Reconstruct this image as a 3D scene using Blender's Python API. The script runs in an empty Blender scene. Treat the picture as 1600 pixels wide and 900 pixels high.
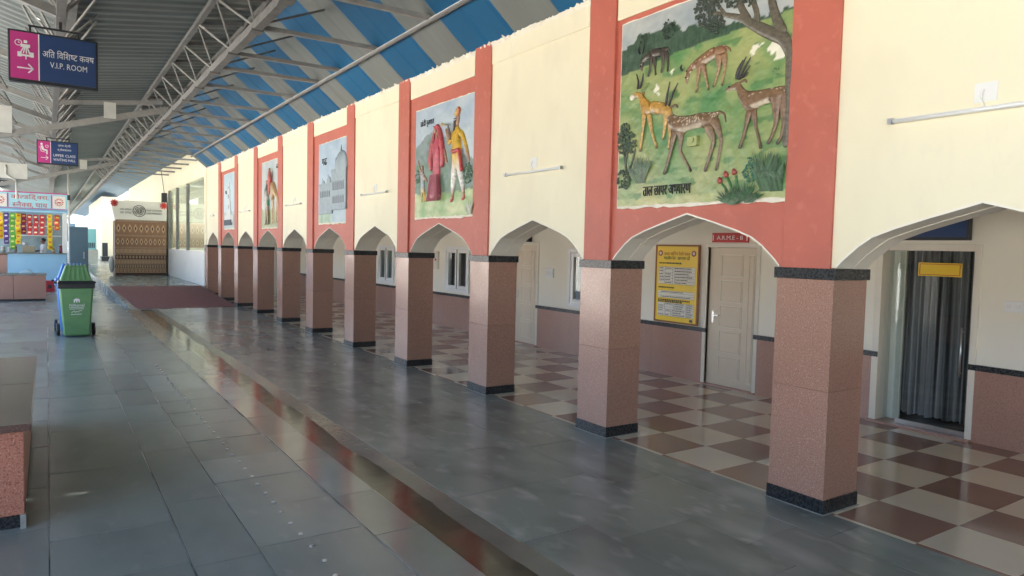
import bpy, bmesh, math, random, re
from mathutils import Vector, Matrix, noise
random.seed(7)
C = bpy.context.scene.collection
S = bpy.context.scene
R = math.radians

# ------------------------------------------------------------------ camera
YAW, PITCH, ROLL, EYE = 0.58759, -0.05503, 0.02329, 1.8
fw = Vector((math.sin(YAW)*math.cos(PITCH), math.cos(YAW)*math.cos(PITCH), math.sin(PITCH)))
rt = Vector((math.cos(YAW), -math.sin(YAW), 0)); up = rt.cross(fw)
r2 = rt*math.cos(ROLL)+up*math.sin(ROLL); u2 = up*math.cos(ROLL)-rt*math.sin(ROLL)
cam = bpy.data.cameras.new('camera'); camo = bpy.data.objects.new('camera', cam); C.objects.link(camo)
cam.sensor_width = 36; cam.lens = 36*1091.16/1600; cam.clip_start = 0.05; cam.clip_end = 2000
camo.matrix_world = Matrix(((r2.x, u2.x, -fw.x, 0), (r2.y, u2.y, -fw.y, 0), (r2.z, u2.z, -fw.z, EYE), (0, 0, 0, 1)))
S.camera = camo

# ------------------------------------------------------------------ sky, sun, exposure
SUN_EL, SUN_AZ = 52, 40          # azimuth measured from +Y (along the platform) towards +X (behind the building)
W = bpy.data.worlds.new('World'); S.world = W; W.use_nodes = True
nt = W.node_tree; bg = nt.nodes['Background']; sky = nt.nodes.new('ShaderNodeTexSky')
sky.sky_type = 'NISHITA'; sky.sun_disc = False; sky.sun_elevation = R(SUN_EL); sky.sun_rotation = R(SUN_AZ)
sky.dust_density = 6.0; sky.air_density = .8; sky.ozone_density = .3
nt.links.new(sky.outputs[0], bg.inputs[0]); bg.inputs[1].default_value = 0.15
sl = bpy.data.lights.new('sun', 'SUN'); sl.energy = 5.0; sl.angle = R(0.5); sl.color = (1, .96, .90)
so = bpy.data.objects.new('sun', sl); C.objects.link(so)
sd = Vector((math.sin(R(SUN_AZ))*math.cos(R(SUN_EL)), math.cos(R(SUN_AZ))*math.cos(R(SUN_EL)), math.sin(R(SUN_EL))))
so.rotation_euler = sd.to_track_quat('Z', 'Y').to_euler()
S.view_settings.view_transform = 'Standard'; S.view_settings.look = 'None'; S.view_settings.gamma = 1
S.view_settings.exposure = 3.2; S.view_settings.use_curve_mapping = False
S.cycles.max_bounces = 10; S.cycles.diffuse_bounces = 6; S.cycles.glossy_bounces = 4
S.cycles.caustics_reflective = False; S.cycles.caustics_refractive = False
S.cycles.sample_clamp_indirect = 6

# ------------------------------------------------------------------ helpers
class MB:
    def __init__(s): s.b = bmesh.new()
    def face(s, pts):
        return s.b.faces.new([s.b.verts.new(p) for p in pts])
    def hexa(s, P):
        v = [s.b.verts.new(p) for p in P]
        for f in ((3, 2, 1, 0), (4, 5, 6, 7), (0, 1, 5, 4), (1, 2, 6, 5), (2, 3, 7, 6), (3, 0, 4, 7)):
            s.b.faces.new([v[i] for i in f])
        return s
    def box(s, x0, x1, y0, y1, z0, z1):
        return s.hexa([(x0, y0, z0), (x1, y0, z0), (x1, y1, z0), (x0, y1, z0), (x0, y0, z1), (x1, y0, z1), (x1, y1, z1), (x0, y1, z1)])
    def bar(s, p, q, w, h=None, upv=(0, 0, 1)):
        h = h or w; p = Vector(p); q = Vector(q); d = (q-p).normalized(); U = Vector(upv)
        if abs(d.dot(U)) > .98: U = Vector((1, 0, 0))
        a = d.cross(U).normalized()*w/2; c = a.cross(d).normalized()*h/2
        return s.hexa([p-a-c, p+a-c, p+a+c, p-a+c, q-a-c, q+a-c, q+a+c, q-a+c])
    def tube(s, p, q, r, n=8, r1=None):
        p = Vector(p); q = Vector(q); d = (q-p).normalized(); U = Vector((0, 0, 1)) if abs(d.z) < .9 else Vector((1, 0, 0))
        a = d.cross(U).normalized(); c = a.cross(d); r1 = r if r1 is None else r1
        A = [s.b.verts.new(p+(a*math.cos(t)+c*math.sin(t))*r) for t in [2*math.pi*i/n for i in range(n)]]
        B = [s.b.verts.new(q+(a*math.cos(t)+c*math.sin(t))*r1) for t in [2*math.pi*i/n for i in range(n)]]
        for i in range(n):
            f = s.b.faces.new((A[i], A[(i+1) % n], B[(i+1) % n], B[i])); f.smooth = n > 6
        s.b.faces.new(A[::-1]); s.b.faces.new(B); return s
    def prism(s, poly, ax, a, b):
        def P(t, k): return {0: (k, t[0], t[1]), 1: (t[0], k, t[1]), 2: (t[0], t[1], k)}[ax]
        A = [s.b.verts.new(P(t, a)) for t in poly]; B = [s.b.verts.new(P(t, b)) for t in poly]; n = len(poly)
        s.b.faces.new(A[::-1]); s.b.faces.new(B)
        for i in range(n): s.b.faces.new((A[i], A[(i+1) % n], B[(i+1) % n], B[i]))
        return s
    def ball(s, c, r, sc=(1, 1, 1), seg=10, rings=6):
        m = Matrix.Translation(c) @ Matrix.Diagonal((r*sc[0], r*sc[1], r*sc[2], 1))
        n0 = len(s.b.faces); bmesh.ops.create_uvsphere(s.b, u_segments=seg, v_segments=rings, radius=1, matrix=m)
        s.b.faces.ensure_lookup_table()
        for f in s.b.faces[n0:]: f.smooth = True
        return s
    def build(s, name, mat, parent=None, bev=0, smooth=False, kind=None):
        bmesh.ops.recalc_face_normals(s.b, faces=s.b.faces)
        if bev: bmesh.ops.bevel(s.b, geom=list(s.b.edges), offset=bev, segments=1, affect='EDGES', profile=.5)
        me = bpy.data.meshes.new(name); s.b.to_mesh(me); s.b.free()
        if smooth: me.polygons.foreach_set('use_smooth', [True]*len(me.polygons))
        return link(name, me, mat, parent, kind)

def root_loc(o):
    v = Vector((0, 0, 0))
    while o is not None: v += o.location; o = o.parent
    return v
def link(name, me, mat, parent=None, kind=None):
    if mat is not None: me.materials.clear(); me.materials.append(mat)
    o = bpy.data.objects.new(name, me); C.objects.link(o)
    if parent is not None:
        o.parent = parent; me.transform(Matrix.Translation(-root_loc(parent)))
    if kind: o['kind'] = kind
    return o
def thing(name, label, cat, loc, group=None):
    o = bpy.data.objects.new(name, None); C.objects.link(o); o.location = loc; o.empty_display_size = .1
    return tag(o, label, cat, group)
def tag(o, label, cat, group=None):
    o['label'] = label; o['category'] = cat
    if group: o['group'] = group
    return o
def copy_tree(o, parent=None):
    c = o.copy(); C.objects.link(c); c.parent = parent
    for ch in list(o.children): copy_tree(ch, c)
    return c

# ------------------------------------------------------------------ materials
def mat(name, col, rough=.6, col2=None, scale=3., detail=4., stretch=(1, 1, 1), bump=0., bscale=60., spec=.5,
        speck=None, rvar=0., rand=0., metal=0., attr=None, coord='pos', contrast=.25):
    m = bpy.data.materials.new(name); m.use_nodes = True; t = m.node_tree; N = t.nodes; L = t.links
    b = N['Principled BSDF']; b.inputs['Roughness'].default_value = rough; b.inputs['Metallic'].default_value = metal
    b.inputs['Specular IOR Level'].default_value = spec
    def n(ty, **k):
        q = N.new(ty)
        for a, v in k.items(): setattr(q, a, v)
        return q
    if coord == 'pos': src = n('ShaderNodeNewGeometry').outputs['Position']
    else: src = n('ShaderNodeTexCoord').outputs['Object']
    mp = n('ShaderNodeMapping'); mp.inputs['Scale'].default_value = stretch; L.new(src, mp.inputs[0]); V = mp.outputs[0]
    if attr:
        a = n('ShaderNodeVertexColor', layer_name=attr); colout = a.outputs[0]
    else:
        rgb = n('ShaderNodeRGB'); rgb.outputs[0].default_value = (*col, 1); colout = rgb.outputs[0]
    def mix(fac, c1, c2, mode='MIX'):
        q = n('ShaderNodeMix', data_type='RGBA', blend_type=mode)
        for s_, v in ((q.inputs[0], fac), (q.inputs[6], c1), (q.inputs[7], c2)):
            if isinstance(v, (int, float)): s_.default_value = v
            elif isinstance(v, tuple): s_.default_value = (*v, 1)
            else: L.new(v, s_)
        return q.outputs[2]
    def ns(sc, de, lo, hi, vec=V, dist=0.):
        q = n('ShaderNodeTexNoise'); q.inputs['Scale'].default_value = sc; q.inputs['Detail'].default_value = de
        q.inputs['Distortion'].default_value = dist; L.new(vec, q.inputs['Vector'])
        r = n('ShaderNodeMapRange'); r.inputs[1].default_value = lo; r.inputs[2].default_value = hi; L.new(q.outputs[0], r.inputs[0])
        return r.outputs[0]
    if col2 is not None: colout = mix(ns(scale, detail, .5-contrast, .5+contrast, dist=.6), colout, col2)
    if speck:                       # list of (scale, colour, lo, hi)
        for sc, cc, lo, hi in speck: colout = mix(ns(sc, 2, lo, hi), colout, cc)
    if rand:
        oi = n('ShaderNodeObjectInfo'); r = n('ShaderNodeMapRange'); L.new(oi.outputs['Random'], r.inputs[0])
        r.inputs[3].default_value = 1-rand; r.inputs[4].default_value = 1+rand
        hs = n('ShaderNodeHueSaturation'); L.new(r.outputs[0], hs.inputs['Value']); L.new(colout, hs.inputs['Color']); colout = hs.outputs[0]
    L.new(colout, b.inputs['Base Color'])
    if rvar:
        q = ns(scale*1.7, 5, .3, .7); r = n('ShaderNodeMapRange'); L.new(q, r.inputs[0])
        r.inputs[3].default_value = max(0.02, rough-rvar); r.inputs[4].default_value = rough+rvar; L.new(r.outputs[0], b.inputs['Roughness'])
    if bump:
        q = n('ShaderNodeTexNoise'); q.inputs['Scale'].default_value = bscale; q.inputs['Detail'].default_value = 3; L.new(V, q.inputs['Vector'])
        bb = n('ShaderNodeBump'); bb.inputs['Strength'].default_value = bump; bb.inputs['Distance'].default_value = .01
        L.new(q.outputs[0], bb.inputs['Height']); L.new(bb.outputs[0], b.inputs['Normal'])
    return m
def glassmat(name, tint=(.75, .82, .8), ior=.9):
    m = bpy.data.materials.new(name); m.use_nodes = True; t = m.node_tree; N = t.nodes; L = t.links
    N.remove(N['Principled BSDF']); out = N['Material Output']
    lw = N.new('ShaderNodeLayerWeight'); lw.inputs[0].default_value = .5; pw = N.new('ShaderNodeMath'); pw.operation = 'POWER'; pw.inputs[1].default_value = 5
    L.new(lw.outputs['Facing'], pw.inputs[0]); fr = N.new('ShaderNodeMapRange'); fr.inputs[3].default_value = .035; fr.inputs[4].default_value = ior; L.new(pw.outputs[0], fr.inputs[0]); tr = N.new('ShaderNodeBsdfTransparent'); tr.inputs[0].default_value = (*tint, 1)
    gl = N.new('ShaderNodeBsdfGlossy'); gl.inputs[1].default_value = .02; gl.inputs[0].default_value = (.9, .95, .95, 1)
    mx = N.new('ShaderNodeMixShader'); L.new(fr.outputs[0], mx.inputs[0]); L.new(tr.outputs[0], mx.inputs[1]); L.new(gl.outputs[0], mx.inputs[2])
    L.new(mx.outputs[0], out.inputs[0]); return m

M = {}
M['cream'] = mat('cream_wall_paint', (.84, .785, .575), .55, (.79, .73, .52), .9, stretch=(1, 1, .55), speck=[(2.6, (.755, .69, .50), .52, .85), (13, (.80, .74, .55), .55, .85)], bump=.06, bscale=25)
M['inner'] = mat('pale_wall_paint', (.85, .82, .71), .5, (.81, .77, .65), 1.1, bump=.05, bscale=25)
M['red'] = mat('terracotta_wall_paint', (.53, .14, .092), .5, (.46, .12, .08), 1.7, speck=[(3.1, (.44, .118, .08), .5, .85), (12, (.57, .175, .125), .58, .85)], bump=.08, bscale=25)
M['plaster'] = mat('white_plaster', (.82, .78, .66), .7, (.74, .68, .54), 9., bump=.3, bscale=90)
M['granite'] = mat('red_granite', (.425, .243, .172), .20, (.38, .212, .15), 2.2, speck=[(120, (.225, .122, .092), .52, .68), (150, (.62, .43, .34), .58, .72), (70, (.39, .21, .16), .5, .66)], rvar=.05, rand=.06)
M['granite2'] = mat('red_granite_wall_slab', (.43, .252, .192), .22, (.38, .216, .164), 2., speck=[(120, (.28, .15, .12), .53, .70), (150, (.54, .35, .28), .60, .76)], rand=.07)
M['brightgranite'] = mat('orange_red_granite', (.46, .19, .13), .3, speck=[(75, (.26, .09, .06), .52, .64), (110, (.6, .36, .28), .60, .70)])
M['black'] = mat('black_granite', (.014, .016, .018), .28, (.030, .033, .035), 40, rvar=.08)
M['grout'] = mat('pale_cement', (.42, .42, .38), .85, (.25, .25, .23), 20, bump=.3)
M['slate'] = mat('slate_paving', (.19, .235, .225), .25, (.235, .27, .252), 1.1, 3, (1, .45, 1), bump=.035, bscale=7, rvar=.02, rand=.18,
                 speck=[(1.7, (.275, .31, .295), .50, .95), (2.6, (.15, .182, .172), .50, .90), (9, (.27, .295, .28), .60, .9)])
M['slate2'] = mat('dark_slate_paving', (.185, .215, .198), .22, (.24, .27, .25), 1.0, 3, (1, .5, 1), bump=.04, bscale=6, rvar=.025, rand=.12,
                  speck=[(1.9, (.40, .43, .40), .52, .92), (3.2, (.125, .15, .137), .50, .84), (7, (.36, .385, .36), .57, .85)])
M['strip'] = mat('polished_slate_strip', (.165, .19, .175), .15, (.21, .23, .21), 2.2, 5, bump=.03, bscale=9, rvar=.06, rand=.14)
M['bed'] = mat('wet_drain_bed', (.066, .080, .074), .22, (.10, .115, .106), 3, bump=.3, bscale=20)
M['base'] = mat('paving_joint_mortar', (.07, .075, .07), .85, (.55, .55, .50), 1.3, 5, contrast=.10)
M['tilec'] = mat('cream_floor_tile', (.72, .63, .48), .13, (.66, .57, .44), 1.5, bump=.012, bscale=6, rvar=.05, rand=.05)
M['tileb'] = mat('brown_floor_tile', (.31, .178, .13), .13, (.27, .152, .112), 1.5, bump=.012, bscale=6, rvar=.05, rand=.08)
M['carpet'] = mat('maroon_carpet', (.27, .145, .13), .95, (.205, .10, .09), 14, bump=.5, bscale=220, spec=.2)
M['roofgrey'] = mat('grey_roof_sheet', (.175, .20, .192), .5, (.135, .156, .148), .8, bump=.05, metal=.0, rand=.10)
M['roofpale'] = mat('weathered_grey_roof_panel', (.19, .205, .193), .55, (.14, .152, .142), 1.5, stretch=(.3, 2, .3), rand=.08)
M['roofblue'] = mat('blue_roof_panel', (.006, .112, .245), .45, (.006, .092, .205), 1.5, rand=.10)
M['steel'] = mat('grey_painted_steel', (.29, .29, .27), .55, (.21, .205, .19), 6, bump=.1)
M['darksteel'] = mat('dirty_steel', (.19, .19, .18), .6, (.13, .127, .12), 7, bump=.1)
M['plate'] = mat('pale_gusset_paint', (.58, .59, .54), .5, (.5, .5, .46), 5)
M['white'] = mat('white_paint', (.80, .80, .76), .4, (.74, .74, .70), 3)
M['upvc'] = mat('white_plastic', (.80, .81, .80), .3)
M['door'] = mat('beige_door_paint', (.72, .62, .48), .4, (.68, .58, .45), 2.5)
M['frame'] = mat('cream_door_frame', (.74, .70, .60), .4)
M['groove'] = mat('cream_moulding', (.80, .76, .62), .4)
M['metal'] = mat('brushed_metal', (.55, .55, .54), .3, metal=1)
M['blackp'] = mat('black_plastic', (.018, .02, .022), .45, (.03, .032, .034), 8)
M['pink'] = mat('magenta_sign_face', (.56, .045, .25), .4)
M['blue'] = mat('navy_sign_face', (.018, .055, .17), .4)
M['signwhite'] = mat('white_sign_print', (.82, .82, .82), .5)
M['ink'] = mat('black_print', (.02, .02, .022), .6)
M['redp'] = mat('red_sign_paint', (.55, .035, .03), .45)
M['yellow'] = mat('yellow_poster_print', (.92, .66, .05), .35)
M['paper'] = mat('pale_print_panel', (.82, .80, .72), .5)
M['cyan'] = mat('light_blue_kiosk_paint', (.36, .62, .80), .45, (.33, .58, .76), 2)
M['green'] = mat('green_bin_plastic', (.17, .34, .15), .38, (.12, .275, .115), 4, bump=.02)
M['binblue'] = mat('blue_bin_plastic', (.02, .16, .55), .4)
M['curtain'] = mat('dark_grey_curtain', (.055, .055, .06), .9, (.10, .10, .105), 6, stretch=(1, 9, .15))
M['curtain2'] = mat('pale_grey_curtain', (.26, .26, .25), .9, (.16, .16, .155), 5, stretch=(1, 9, .15))
M['glass'] = glassmat('window_glass', (.88, .93, .91), .6); M['glassd'] = glassmat('door_glass', (.93, .96, .96))
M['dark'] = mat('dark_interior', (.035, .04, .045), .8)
M['room'] = mat('office_interior_wall', (.70, .70, .66), .8)
M['cabinet'] = mat('blue_grey_cabinet', (.085, .15, .19), .4)
M['skin'] = mat('brown_skin', (.23, .11, .07), .6)
M['hair'] = mat('black_hair', (.012, .011, .01), .6)
M['shirt'] = mat('white_shirt', (.78, .80, .86), .8)
M['ground'] = mat('dry_ballast', (.46, .45, .42), .9, (.37, .36, .335), 3, bump=.3, bscale=12)
M['paint'] = mat('mural_paint', (1, 1, 1), .33, attr='Col', bump=.25, bscale=28)
M['stool'] = mat('red_stool_plastic', (.50, .035, .05), .4)

# ------------------------------------------------------------------ text (letters laid out as meshes; simple conjunct shaping)
GL = {}
def glyph(s, half=False):
    k = (s, half)
    if k in GL: return GL[k]
    c = bpy.data.curves.new('t', 'FONT'); c.body = s; c.size = 1; c.resolution_u = 2
    o = bpy.data.objects.new('t', c); C.objects.link(o)
    dg = bpy.context.evaluated_depsgraph_get(); me = bpy.data.meshes.new_from_object(o.evaluated_get(dg))
    bpy.data.objects.remove(o); bpy.data.curves.remove(c)
    b = bmesh.new(); b.from_mesh(me); bpy.data.meshes.remove(me)
    if half and b.verts:
        xm = max(v.co.x for v in b.verts)
        bmesh.ops.bisect_plane(b, geom=list(b.verts)+list(b.edges)+list(b.faces), plane_co=(xm-.17, 0, 0), plane_no=(1, 0, 0), clear_outer=True)
    b.verts.index_update()
    vs = [v.co.copy() for v in b.verts]; fs = [[v.index for v in f.verts] for f in b.faces]; b.free()
    GL[k] = (vs, fs); return GL[k]
def text_geo(s):
    V = []; F = []; x = 0.
    def put(st, half=False):
        nonlocal x
        vs, fs = glyph(st, half)
        if not vs: x += .3; return
        x0 = min(v.x for v in vs); n = len(V)
        V.extend([(v.x-x0+x, v.y) for v in vs]); F.extend([[i+n for i in f] for f in fs]); x += max(v.x for v in vs)-x0-.01
    if not re.search('[\u0900-\u097f]', s): put(s); return V, F
    for cl in re.findall('(?:[क-ह]\u093c?\u094d)*[क-ह]\u093c?[\u0901-\u0903\u093e-\u094c]*|[अ-औ][\u0901-\u0903]?|.', s):
        if cl == ' ': x += .28; continue
        pre = ''
        if '\u093f' in cl: pre = '\u093f'; cl = cl.replace('\u093f', '')
        parts = cl.split('\u094d')
        if len(parts) > 1 and parts[-1].startswith('र'):
            parts = parts[:-2]+[parts[-2]+'\u094d'+parts[-1][1:]]
        for h in parts[:-1]: put(h, True)
        put(pre+parts[-1])
    return V, F
def text(parent, name, s, c, width=None, height=None, face='-Y', m='signwhite', th=.003, slant=0., bold=0.):
    """letters centred on c; width fixes the length of the line, height the tallest extent"""
    V, F = text_geo(s)
    x0 = min(v[0] for v in V); x1 = max(v[0] for v in V); y0 = min(v[1] for v in V); y1 = max(v[1] for v in V)
    sx = width/(x1-x0) if width else height/(y1-y0); sy = height/(y1-y0) if height else sx
    if not width: sx = sy
    b = bmesh.new(); vv = []
    for (x, y) in V:
        a = (x-(x0+x1)/2)*sx; h = (y-(y0+y1)/2)*sy + slant*a
        p = (c[0]+a, c[1], c[2]+h) if face == '-Y' else (c[0], c[1]-a, c[2]+h)
        vv.append(b.verts.new(p))
    for f in F:
        try: b.faces.new([vv[i] for i in f])
        except ValueError: pass
    d = Vector((0, -th, 0)) if face == '-Y' else Vector((-th, 0, 0))
    r = bmesh.ops.extrude_face_region(b, geom=list(b.faces)); bmesh.ops.translate(b, vec=d, verts=[e for e in r['geom'] if isinstance(e, bmesh.types.BMVert)])
    q = MB(); q.b.free(); q.b = b
    return q.build(name, M[m] if isinstance(m, str) else m, parent)

# ------------------------------------------------------------------ skinned bodies
def skin(nodes, edges, sub=1, root=0):
    """nodes: (x,y,z,r); returns vertices and faces of one continuous tapering body"""
    me = bpy.data.meshes.new('s'); me.from_pydata([n[:3] for n in nodes], edges, [])
    o = bpy.data.objects.new('s', me); C.objects.link(o)
    md = o.modifiers.new('k', 'SKIN'); md.use_smooth_shade = True
    for i, n in enumerate(nodes):
        sv = me.skin_vertices[0].data[i]; sv.radius = (n[3], n[3]); sv.use_root = (i == root)
    s2 = o.modifiers.new('u', 'SUBSURF'); s2.levels = sub; s2.render_levels = sub
    dg = bpy.context.evaluated_depsgraph_get(); em = bpy.data.meshes.new_from_object(o.evaluated_get(dg))
    bpy.data.objects.remove(o); bpy.data.meshes.remove(me)
    return em
def paint(me, fn):
    """vertex paint: fn(index, co) -> rgb"""
    a = me.color_attributes.new('Col', 'FLOAT_COLOR', 'POINT')
    a.data.foreach_set('color', [x for i, v in enumerate(me.vertices) for x in (*fn(i, v.co), 1.)])

# ================================================================== GROUND AND FLOORS
q = MB(); q.box(-400, 400, -400, 400, -1.25, -1.2); q.build('ground', M['ground'], kind='structure')
# platform body: mortar bed under the slabs near the camera, one paved sheet farther away
q = MB(); q.box(-4.6, 2.0, -42, 124, -1.2, -.004); q.box(2.41, 4.546, -42, 124, -1.2, -.004); q.box(4.546, 8.4, -42, 124, -1.2, -.012); q.box(2.0, 2.41, -42, 124, -1.2, -.06)
floor = q.build('platform_floor', M['base'], kind='structure')
XW0, XW1, PD = 4.48, 7.62, .4547
Y0 = 2.756; SP = (2.2755, 2.2196)
PY = [Y0]
for i in range(10): PY.append(PY[-1]+SP[i % 2])
PYM = Y0-SP[1]                                       # the pillar just right of the frame

def slab_mesh(w, l, t, seed):
    rnd = random.Random(seed); q = MB(); g = .003; j = lambda: rnd.uniform(-.0028, .0028)
    zt = rnd.uniform(-.0012, .0012); z = [zt+rnd.uniform(-.0011, .0011) for _ in range(4)]
    x0, x1, y0, y1 = g, w-g, g, l-g
    q.hexa([(x0, y0, -t), (x1, y0, -t), (x1, y1, -t), (x0, y1, -t), (x0+j(), y0+j(), z[0]), (x1+j(), y0+j(), z[1]), (x1+j(), y1+j(), z[2]), (x0+j(), y1+j(), z[3])])
    return q
cols = [(-4.6, -3.7, .9), (-3.7, -2.75, 1.1), (-2.75, -1.85, .9), (-1.85, -.93, 1.0), (-.93, -.01, .9), (-.01, .655, .72), (.655, 1.02, .95), (1.02, 1.675, .64),
        (2.41, 2.97, 1.0), (2.95, 3.62, .85), (3.62, 4.14, 1.1), (4.14, 4.545, 1.0)]
YEND = 17.0
for ci, (xa, xb, ln) in enumerate(cols):
    rnd = random.Random(ci*13+5); y = 1.6+rnd.uniform(-.4, 0); fixed = {7: [2.0, 2.7, 3.45, 4.18, 4.82, 5.48, 6.1], 5: [2.3, 3.45, 4.2, 4.88, 6.3, 7.7], 6: [2.6, 4.1, 5.2, 6.6]}.get(ci, [])
    while y < YEND:
        l = ln*rnd.uniform(.8, 1.35); k = 1 if y < 10 else 1.5
        l *= k
        nx = [f_ for f_ in fixed if f_ > y+.02]
        if nx: l = nx[0]-y
        if y+l > YEND-.35: l = YEND-y
        if xa < -1.0 and y < 6 - xa*2: y += l; continue           # never in view
        o = slab_mesh(xb-xa, l, .011, hash((ci, int(y*100)))).build('paving_slab', M['slate2' if xa > 2 else 'slate'], None)
        o.location = (xa, y, 0); o.parent = floor
        y += l
q = MB()
q.box(-4.6, 1.675, YEND, 124, -.0039, 0); q.box(2.41, 4.545, YEND, 20.62, -.0039, 0)
q.box(-4.6, 1.97, -42, 1.2, -.0039, 0); q.box(2.41, 4.545, -42, 1.2, -.0039, 0)
q.build('far_paving', M['slate'], floor, kind='stuff')
y = 1.3; k = 0
while y < 30:
    l = random.uniform(.75, 1.15)*(1 if y < 12 else 2)
    o = slab_mesh(.315, l, .012, 1000+k).build('edge_slab', M['strip'], None); o.location = (1.682, y, .001); o.parent = floor; y += l; k += 1
# shallow drain with a wet bed and a film of water
q = MB(); n = 150; prof = []
for i in range(n+1):
    yy = 1+29*i/n; w = noise.noise((yy*1.3, 3.1, 0))*.03+noise.noise((yy*5, 1.1, 0))*.015
    prof.append([(2.0, yy, -.045), (2.14, yy, -.036), (2.26+w*.6, yy, -.021+w*.1), (2.42+w*.3, yy, -.001)])
vv = [[q.b.verts.new(p) for p in r] for r in prof]
for i in range(n):
    for j in range(3): q.b.faces.new((vv[i][j], vv[i][j+1], vv[i+1][j+1], vv[i+1][j])).smooth = True
q.build('drain', M['bed'], kind='structure')
wm = mat('still_water', (.036, .031, .022), .13, (.026, .024, .017), 2.5, bump=.10, bscale=7, rvar=.05)
q = MB()
vv = []
for i in range(n+1):
    yy = 1+19.5*i/n; w = noise.noise((yy*.9, 7.1, 0))*.05+noise.noise((yy*4, 2.1, 0))*.02
    vv.append((q.b.verts.new((2.0, yy, -.02)), q.b.verts.new((2.26+w, yy, -.0195))))
for i in range(n): q.b.faces.new((vv[i][0], vv[i][1], vv[i+1][1], vv[i+1][0]))
q.build('water', wm, kind='structure')

# floor studs
q = MB()
for i in range(10):
    pass
b = bmesh.new(); bmesh.ops.create_uvsphere(b, u_segments=12, v_segments=6, radius=.0155, matrix=Matrix.Diagonal((1, 1, .45, 1)))
me = bpy.data.meshes.new('floor_stud'); b.to_mesh(me); b.free(); me.materials.append(mat('dull_stud_metal', (.60, .61, .60), .35, metal=.7))
for p in me.polygons: p.use_smooth = True
for i in range(38):
    o = bpy.data.objects.new('floor_stud', me); C.objects.link(o); o.location = (1.295+random.uniform(-.008, .008), 3.4+.212*i+random.uniform(-.012, .012), .003)
    tag(o, 'small white round stud in the row set into the grey paving', 'floor stud', 'row of white floor studs')

# checkered arcade floor
q = MB(); q.box(4.55, 7.7, -12, 26, -.011, -.006); af = q.build('arcade_floor', M['grout'], kind='structure')
def tile_me(w, l, m):
    q = MB(); q.box(.0015, w-.0015, .0015, l-.0015, -.006, 0); bmesh.ops.recalc_face_normals(q.b, faces=q.b.faces)
    me = bpy.data.meshes.new('tile'); q.b.to_mesh(me); q.b.free(); me.materials.append(m); return me
T = .5475; XT = [4.583+T*i for i in range(7)]
tm = {(c, w): tile_me(w, T, M[c]) for c in ('tilec', 'tileb') for w in (T, .035, XW1-XT[5]-.005)}
for j in range(-6, 43):
    y = 2.168+T*j
    if y > 25: break
    for i in range(-1, 6):
        dark = (i+j) % 2 == 0
        w = .035 if i < 0 else (T if i < 5 else XW1-XT[5]-.005)
        o = bpy.data.objects.new('floor_tile', tm[('tileb' if dark else 'tilec', w)]); C.objects.link(o)
        o.location = (4.547 if i < 0 else XT[i], y, 0); o.parent = af

# ramp with the maroon carpet, then the raised deck
q = MB(); q.prism([(20.62, -.012), (26.2, -.012), (26.2, .3), (20.62, .0)], 0, 1.80, 4.475); q.b.verts.ensure_lookup_table()
for v in q.b.verts:
    if v.co.x < 2 and v.co.y > 26: v.co.x = 1.62
ramp = q.build('ramp', M['slate2'], kind='structure')
q = MB(); q.hexa([(1.96, 20.7, .006), (4.42, 20.7, .006), (4.42, 26.1, .297), (1.66, 26.1, .297), (1.96, 20.7, .014), (4.42, 20.7, .014), (4.42, 26.1, .305), (1.66, 26.1, .305)])
tag(q.build('carpet', M['carpet']), 'long maroon carpet runner laid over the grey ramp', 'carpet')
q = MB(); q.box(1.62, 7.6, 26.2, 124, -.011, .3); q.build('raised_deck', M['slate'], kind='structure')

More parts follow.
